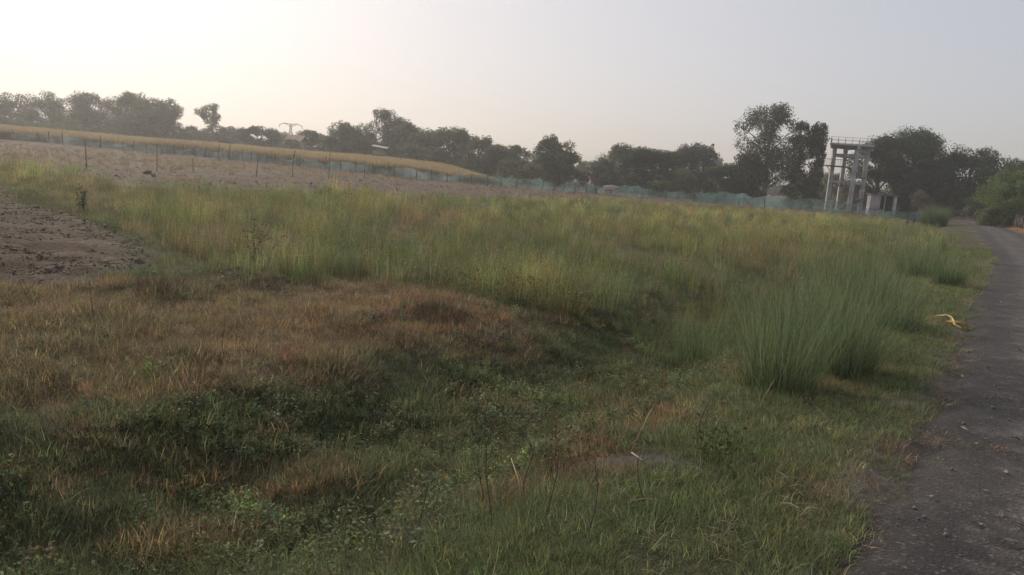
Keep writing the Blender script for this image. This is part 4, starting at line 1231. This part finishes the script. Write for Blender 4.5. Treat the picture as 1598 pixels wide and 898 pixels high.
# clods and straw on the ploughed strip at the left
def clod_proto(seed):
    g = np.random.default_rng(seed)
    ph = (1+5**0.5)/2
    v = np.array([(-1,ph,0),(1,ph,0),(-1,-ph,0),(1,-ph,0),(0,-1,ph),(0,1,ph),(0,-1,-ph),(0,1,-ph),(ph,0,-1),(ph,0,1),(-ph,0,-1),(-ph,0,1)])/1.9
    v = v*g.uniform(0.7, 1.3, (12, 1))*np.array([1, 0.9, 0.6])
    f = np.array([(0,11,5),(0,5,1),(0,1,7),(0,7,10),(0,10,11),(1,5,9),(5,11,4),(11,10,2),(10,7,6),(7,1,8),(3,9,4),(3,4,2),(3,2,6),(3,6,8),(3,8,9),(4,9,5),(2,4,11),(6,2,10),(8,6,7),(9,8,1)])
    return v, f
ccol = bpy.data.collections.new('clod_kinds')
for i in range(4):
    v, f = clod_proto(i); ccol.objects.link(bpy.data.objects.new('clod_%02d' % i, mesh_np('clod', v, f, M['clod'])))
x, y = sample(150000, 8, 40, 1.1)
k = zone(Z_PLOUGH_NEAR, x, y, 11) | ((np.hypot((x+4.6)/2.6, (y-12.4)/1.1) < 1) & (rng.uniform(0, 1, len(x)) < 0.35))
x, y = x[k], y[k]; n = len(x); s = 0.009*np.exp(rng.normal(0, 0.55, n))*(1+y*0.03)
x2, y2 = sample(24000, 38, 125, 1.0)
z = zones(x2, y2); k = ~z['tall'] & ~z['lg'] & ~z['st'] & (z['d'] > 6)
x2, y2 = x2[k], y2[k]; s2 = 0.045*np.exp(rng.normal(0, 0.5, len(x2)))
x = np.concatenate([x, x2]); y = np.concatenate([y, y2]); s = np.concatenate([s, s2]); n = len(x)
scatter('soil_clods', 'loose grey clods of the ploughed strips', 'clods', zpos(x, y, 0.005), np.stack([s, s, s*0.8], 1), rots(n, 0.6), jitcol(np.array([.1, .1, .1]), n), rng.integers(0, 4, n), ccol)

scol = bpy.data.collections.new('straw_kinds')
for i in range(3):
    g = random.Random(i); mb = MB()
    for q in range(7):
        a = g.uniform(0, PI); L = g.uniform(0.02, 0.08); c = Vector((g.uniform(-.12,.12), g.uniform(-.12,.12), g.uniform(0.005,.03)))
        e = Vector((math.cos(a)*L, math.sin(a)*L, g.uniform(-.01,.03)))
        mb.tube([c-e, c+Vector((0,0,0.01)), c+e], [0.0014, 0.0016, 0.001], 3)
    scol.objects.link(bpy.data.objects.new('straw_%02d' % i, mb.mesh('straw', M['straw'])))
x, y = sample(9000, 2.6, 32, 1.2)
z = zones(x, y)
k = rng.uniform(0, 1, len(x)) < np.where(z['pl'], 0.8, np.where(z['dry'], 0.35, np.where(z['d'] < 1.2, 0.12, 0.06)))
k &= z['d'] > -0.5
x, y = x[k], y[k]; n = len(x); s = rng.uniform(0.5, 1.3, n)
scatter('loose_straw', 'loose bits of straw lying on soil and grass', 'straw', zpos(x, y, 0.01), np.stack([s, s, s], 1), rots(n, 0.15), jitcol(np.array([.1, .1, .1]), n), rng.integers(0, 3, n), scol)

# gravel on the road
x, y = sample(12000, 2.2, 26, 1.2, 0.8)
d = dist_road(x, y); k = (d < 0.25) & (d > -ROAD_W-0.2) & (rng.uniform(0, 1, len(x)) < 0.3+0.7*(fbm(x, y, 151, 3) > 0.05))
x, y, d = x[k], y[k], d[k]; n = len(x); s = 0.0045*np.exp(rng.normal(0, 0.55, n))
gcol = bpy.data.collections.new('gravel_kinds')
for i in range(4):
    v, f = clod_proto(20+i); gcol.objects.link(bpy.data.objects.new('gravel_%02d' % i, mesh_np('gravel', v, f, M['stone'])))
zr_ = np.where(d < 0, 0.012+0.035*(1-(2*np.clip(-d/ROAD_W, 0, 1)-1)**2), terrain(x, y))
scatter('road_gravel', 'fine loose gravel on the road', 'gravel', np.stack([x, y, zr_], 1), np.stack([s, s, s], 1), rots(n, 1), jitcol(np.array([.1, .1, .1]), n), rng.integers(0, 4, n), gcol)

# ------------------------------------------------------------------ single plants
BLADE = leaf_mat('clump_blades', (0.135, 0.182, 0.088), var=0.65, trans=0.42)
BLADE_Y = leaf_mat('weed_leaves', (0.150, 0.135, 0.045), var=0.4, trans=0.35)
BLADE_R = leaf_mat('rusty_weed', (0.135, 0.070, 0.035), var=0.45, trans=0.25)
BLADE_B = leaf_mat('dead_blades', (0.16, 0.105, 0.055), var=0.45, trans=0.25)
BLADE_DB = leaf_mat('dark_dead_blades', (0.075, 0.052, 0.035), var=0.45, trans=0.2)
LIME = leaf_mat('seedling_leaves', (0.17, 0.24, 0.075), var=0.35, trans=0.4)
DKLEAF = leaf_mat('dark_weed_leaves', (0.062, 0.074, 0.038), var=0.4, trans=0.3)

def clump(label, px, py, h, r, nb, wid, seed, lean=0.32, mat=BLADE, base_red=False, name='grass_clump', cat='grass clump', curl=0.42, grp=None):
    p = hit(px, py); g = np.random.default_rng(seed)
    t = thing(name, label, cat, p, 0, grp)
    V, F, rn, dr = blades(nb, h*0.35, h*1.05, wid, r, lean, curl, 6, g, dryp=0.2)
    link('blades', mesh_np('blades', V, F, mat, {'rnd': ('FLOAT', rn), 'dry': ('FLOAT', dr)}), t)
    V, F, rn, dr = blades(max(20, nb//8), h*0.15, h*0.4, wid*1.2, r*1.1, 0.7, 1.2, 4, g, dryp=0.6)
    link('dead_base', mesh_np('dead_base', V, F, BLADE_R if base_red else BLADE_DB, {'rnd': ('FLOAT', rn), 'dry': ('FLOAT', dr)}), t)
    return t
clump('big green grass clump with a rusty base nearest the road edge', 1212, 606, 1.18, 0.30, 800, 0.0050, 1, 0.40, base_red=True)
clump('big upright green grass clump with dark foot right of the rusty-based one', 1312, 584, 1.28, 0.30, 850, 0.0050, 2, 0.38)
clump('tall grass clump directly behind the two big front clumps', 1262, 545, 1.2, 0.42, 700, 0.005, 3, 0.40)
clump('lower grass clump left of the rusty-based clump', 1090, 570, 0.85, 0.36, 600, 0.005, 4, 0.42)
clump('loose grass clump with dark foot right of the two big front clumps', 1395, 512, 0.95, 0.35, 600, 0.006, 5, 0.38)
clump('dark-footed grass clump on the verge beyond the yellow husk', 1478, 446, 0.75, 0.30, 700, 0.007, 6, 0.35)
clump('wide hazy grass clump in the middle of the verge', 1350, 470, 0.95, 0.6, 900, 0.008, 8, 0.3)
clump('grass clump on the verge about where the road starts to narrow', 1440, 430, 0.85, 0.6, 700, 0.009, 9, 0.3)
# the round bush of cane grass by the bend
p = hit(1456, 357)
clump('round dense cane-grass bush standing by the bend of the road', 1456, 357, 2.35, 0.95, 2400, 0.024, 7, 0.30, name='cane_grass_bush', cat='grass bush', curl=0.45)

def weed(name, label, px, py, h, nst, leaf, mat, seed, grp=None, cat='weed', spread=0.05, lean=0.2, wid=0.006, per=12, stemmat=None):
    p = hit(px, py); g = np.random.default_rng(seed)
    t = thing(name, label, cat, p, 0, grp)
    V, F, rn, dr = blades(nst, h*0.65, h, wid, spread, lean, 0.25, 5, g)
    link('stem', mesh_np('stem', V, F, stemmat or mat, {'rnd': ('FLOAT', rn), 'dry': ('FLOAT', dr)}), t)
    c = V.reshape(nst, 12, 3); P = []
    for q in range(per):
        f = g.uniform(0.25, 1, nst)*5; k = np.minimum(f.astype(int), 4); fr = (f-k)[:, None]
        P.append(c[np.arange(nst), 2*k]*(1-fr)+c[np.arange(nst), 2*k+2]*fr+g.normal(0, leaf*0.7, (nst, 3)))
    P = np.concatenate(P)
    v, f = leaf_quads(P, np.tile([0, 0, 0.8], (len(P), 1)), leaf, g)
    link('leaves', mesh_np('leaves', v, f, mat, {'rnd': ('FLOAT', np.repeat(g.uniform(0, 1, len(P)), 4)), 'dry': ('FLOAT', np.repeat((g.uniform(0, 1, len(P)) < 0.2)*0.8, 4))}), t)
weed('seedling', 'bright lime-green leafy seedling standing alone in the dry grass on the left', 231, 596, 0.34, 6, 0.055, LIME, 1, cat='seedling', spread=0.04, lean=0.25, per=7)
weed('seedling', 'duller green seedling near the left edge of the dry grass', 62, 556, 0.22, 5, 0.045, leaf_mat('dull_seedling', (0.10, 0.135, 0.045)), 2, cat='seedling', spread=0.08, lean=0.4, per=6)
weed('leafy_bush', 'pale green low plant at the left edge of the foreground', 14, 760, 0.30, 16, 0.04, leaf_mat('pale_plant', (0.10, 0.125, 0.055)), 3, cat='plant', spread=0.12, lean=0.4, per=10)
weed('woody_shrub', 'open woody shrub at the left front corner of the tall grass', 402, 415, 0.95, 14, 0.036, DKLEAF, 4, cat='shrub', spread=0.06, lean=0.38, wid=0.009, per=34, stemmat=BLADE_DB)
weed('upright_weed', 'dark upright weed alone in the grass beside the ploughed strip on the left', 128, 332, 0.8, 12, 0.055, DKLEAF, 5, cat='weed', spread=0.08, lean=0.12, wid=0.010, per=26)
weed('rusty_weed', 'rusty red twiggy weed on the near bank of the ditch right of centre', 1010, 625, 0.50, 26, 0.022, BLADE_R, 6, cat='weed', spread=0.18, lean=0.35, wid=0.004, per=14)
weed('rusty_weed', 'second rusty weed, lower, above the bare ashy patch', 880, 735, 0.36, 26, 0.020, BLADE_R, 7, cat='weed', spread=0.2, lean=0.35, wid=0.004, per=10)
weed('broadleaf_weed', 'dark broad-leaved weed low in the bottom centre of the view', 600, 850, 0.20, 16, 0.055, DKLEAF, 8, cat='weed', spread=0.16, lean=0.5, per=6)
weed('green_weed', 'leafy green weed on the verge left of the short turf', 1120, 720, 0.32, 22, 0.035, leaf_mat('verge_weed', (0.075, 0.095, 0.035)), 9, cat='weed', spread=0.16, lean=0.35, per=10)
weed('pale_weed', 'pale-leaved weed at the bottom centre near the road verge', 640, 872, 0.16, 12, 0.035, leaf_mat('pale_weed', (0.13, 0.15, 0.09)), 10, cat='weed', spread=0.12, lean=0.4, per=7)
ORD = ['first', 'second', 'third', 'fourth', 'fifth', 'sixth', 'seventh', 'eighth', 'ninth', 'tenth', 'eleventh', 'twelfth', 'thirteenth', 'fourteenth', 'fifteenth', 'sixteenth']
for i, (px, py, h) in enumerate(sorted([(770,472,.6),(792,478,.7),(808,470,.75),(826,482,.6),(842,488,.65),(858,492,.55),(876,497,.7),(893,500,.6),(910,505,.5),(722,462,.6),(742,468,.65),(690,458,.55)])):
    weed('yellow_weed', ORD[i]+' from the left of the yellowing weeds along the front edge of the tall grass', px, py, h, 5, 0.05, BLADE_Y, 40+i, 'yellowing weeds before the tall grass', 'weed', 0.08, 0.16, 0.008, 12)
for i, (px, py, h, lab) in enumerate([(690,498,.42,'dark brown tussock of dead grass left of the yellowing weeds'),(250,452,.35,'dark dead tussock on the low mound at the left'),(620,535,.22,'low brown dead tuft on the rusty ground in the middle')]):
    clump(lab, px, py, h, 0.35, 500, 0.005, 60+i, 0.6, BLADE_DB, name='dead_tussock', cat='tussock', curl=0.9)
# bare dry stalks
for i, (px, py, h) in enumerate(sorted([(762,822,.55),(858,815,.48),(921,832,.42),(660,838,.35),(748,800,.4),(1000,800,.35),(820,780,.4),(1085,705,.45),(668,520,.55),(716,505,.5),(140,520,.4),(145,505,.5),(232,520,.4),(790,560,.5),(940,640,.5),(350,560,.4)])):
    p = hit(px, py); g = random.Random(i)
    mb = MB(); a = g.uniform(-0.12, 0.12); b = g.uniform(-.1, .1)
    pts = [Vector((a*h*f+0.02*math.sin(f*5+i), b*h*f, h*f)) for f in (0, 0.25, 0.5, 0.75, 1)]
    mb.tube(pts, [0.0035, 0.0032, 0.0028, 0.0022, 0.0012], 5)
    for q in range(3):
        f = g.uniform(0.45, 0.95); c = pts[0].lerp(pts[-1], f)
        mb.tube([c, c+Vector((g.uniform(-.06,.06), g.uniform(-.04,.04), g.uniform(.03,.09)))], [0.0018, 0.0008], 4)
    o = mb.build('dry_stalk', M['wood'], None, True); o.location = p
    tag(o, ORD[i]+' from the left of the thin bare dark stalks in the foreground grass', 'stalk', 'bare dry stalks')
# a broken pale reed in the foreground and a leaning one
def reed(label, pts, rad, mat=None):
    P = [hit(px, py)+Vector((0, 0, z)) for px, py, z in pts]
    mb = MB(); mb.tube([p-P[0] for p in P], [rad, rad*0.9, rad*0.6][:len(P)] if len(P) <= 3 else rad, 5)
    o = mb.build('dry_reed', mat or M['straw'], None, True); o.location = P[0]; tag(o, label, 'reed')
reed('broken pale reed folded over among the foreground stalks', [(815,806,0.0),(806,796,0.16),(792,784,0.26)], 0.0045)
reed('long leaning straw stem before the rusty weed', [(985,705,0.0),(1008,690,0.20),(1034,660,0.30)], 0.0035)
reed('thin straw arching over the turf under the rusty-based clump', [(1183,640,0.02),(1202,620,0.12),(1226,590,0.22)], 0.004)
reed('pale stick lying on the bare ashy patch', [(985,714,0.03),(996,722,0.03),(1006,728,0.02)], 0.006, M['straw'])
reed('straight stalk lying flat across the ditch bank', [(700,820,0.05),(725,814,0.05),(750,809,0.05)], 0.004)
# charred stumps by the fence end
for px, py, h, lab in [(1425,350,.55,'taller charred stump left of the cane-grass bush'),(1415,352,.4,'short charred stump left of the taller one')]:
    p = hit(px, py); mb = MB()
    mb.tube([(0,0,-0.2),(0.01,0,h*0.5),(0.03,0.02,h*0.9),(0.03,0.02,h)],[0.13,0.12,0.11,0.06],7)
    mb.tube([(0.02,0,h*0.6),(0.16,0.02,h*0.85)],[0.05,0.03],5)
    o = mb.build('stump', M['stump'], None, True); o.location = p; tag(o, lab, 'stump')

# the yellow husk on the verge
def husk():
    px = [(1454,496),(1466,497),(1474,498),(1481,501),(1484,505),(1485,509),(1490,512),(1500,515)]
    P = [hit(*q) for q in px]
    t = thing('dry_husk', 'bright yellow curled husk lying on the verge beside the road', 'husk', P[0])
    V = []; wd = [0.008, 0.016, 0.02, 0.024, 0.026, 0.04, 0.034, 0.012]
    for i, p in enumerate(P):
        q = p-P[0]; 
        for s in (-1, -0.33, 0.33, 1):
            V.append((q.x, q.y+s*wd[i]*1.5, q.z+0.050+0.015*math.sin(i*1.3)-0.05*abs(s)*math.cos(i*0.9)))
    n = len(P); i = np.arange(n-1)[:, None]; k = np.arange(3)[None, :]; a = (i*4+k).ravel()
    o = link('strip', mesh_np('strip', np.array(V), np.stack([a, a+4, a+5, a+1], 1), M['husk'], smooth=True), t)
    md = o.modifiers.new('thick', 'SOLIDIFY'); md.thickness = 0.006
    o.modifiers.new('sub', 'SUBSURF').render_levels = 2
    q = P[5]-P[0]; mb = MB()
    for s in range(4):
        mb.tube([q+Vector((-.05, -0.03+0.03*s, 0.05)), q+Vector((0.03+0.03*s, -0.06+0.03*s, 0.06)), q+Vector((0.10+0.03*s, -0.09+0.02*s, 0.04))], [0.009, 0.011, 0.004], 5)
    mb.build('torn_end', solid('orange_husk', (0.42, 0.24, 0.10), 0.25, 12), t, True)
husk()

# leaves and twigs on the road
lg_ = random.Random(9)
lms = []
for k in range(4):
    n = 5; V = []; F = []
    for i in range(n+1):
        f = i/n; w = 0.017*math.sin(PI*min(1, f*0.95+0.03))**0.8
        for s in (-1, 0, 1): V.append((f*0.085-0.04, s*w, 0.010+0.012*abs(s)*(0.6+0.4*math.sin(k+f*3))+0.010*math.sin(f*3+k)))
    i = np.arange(n)[:, None]; q = np.arange(2)[None, :]; a = (i*3+q).ravel()
    lms.append(mesh_np('fallen_leaf', np.array(V), np.stack([a, a+3, a+4, a+1], 1), M['leaf_litter'], smooth=True))
spots = [(1535,706),(1520,714),(1580,708),(1570,595),(1550,620),(1590,634),(1520,846),(1570,878),(1583,848),(1543,672),(1480,650),(1565,760),(1592,800),(1545,560),(1575,530),(1590,560),(1560,480),(1585,470),(1500,690),(1440,610),(1420,700),(1500,600),(1540,590),(1572,640),(1595,700),(1450,800),(1470,856),(1530,790),(1555,830),(1510,560),(1590,430),(1578,445),(1555,520),(1380,700),(1290,680)]
for i, (px, py) in enumerate(spots):
    p = hit(px, py)
    dd = float(dist_road(np.array([p.x]), np.array([p.y]))[0])
    p.z = 0.012+0.035*(1-(2*min(1, max(0, -dd/ROAD_W))-1)**2) if dd < 0 else p.z+0.05
    o = link('fallen_leaf', lg_.choice(lms), None, p); s = lg_.uniform(0.4, 0.85)
    o.scale = (s, s, s); o.rotation_euler = (lg_.uniform(-.3,.3), lg_.uniform(-.3,.3), lg_.uniform(0, 6.3))
    tag(o, 'small pale dry leaf lying on or beside the dark road', 'leaf', 'fallen leaves on the road')

# ------------------------------------------------------------------ air
def haze():
    mb = MB(); mb.box(-420, 420, -60, 420, -3.0, 17.5)
    m, n, out = new_mat('dusty_air')
    v = n.nodes.new('ShaderNodeVolumePrincipled')
    v.inputs['Color'].default_value = (0.99, 0.985, 0.98, 1); v.inputs['Density'].default_value = 0.00075; v.inputs['Anisotropy'].default_value = 0.55
    n.links.new(v.outputs[0], out.inputs['Volume'])
    tag(mb.build('haze', m), 'thin dusty evening air over the field', 'haze', kind='stuff')
haze()
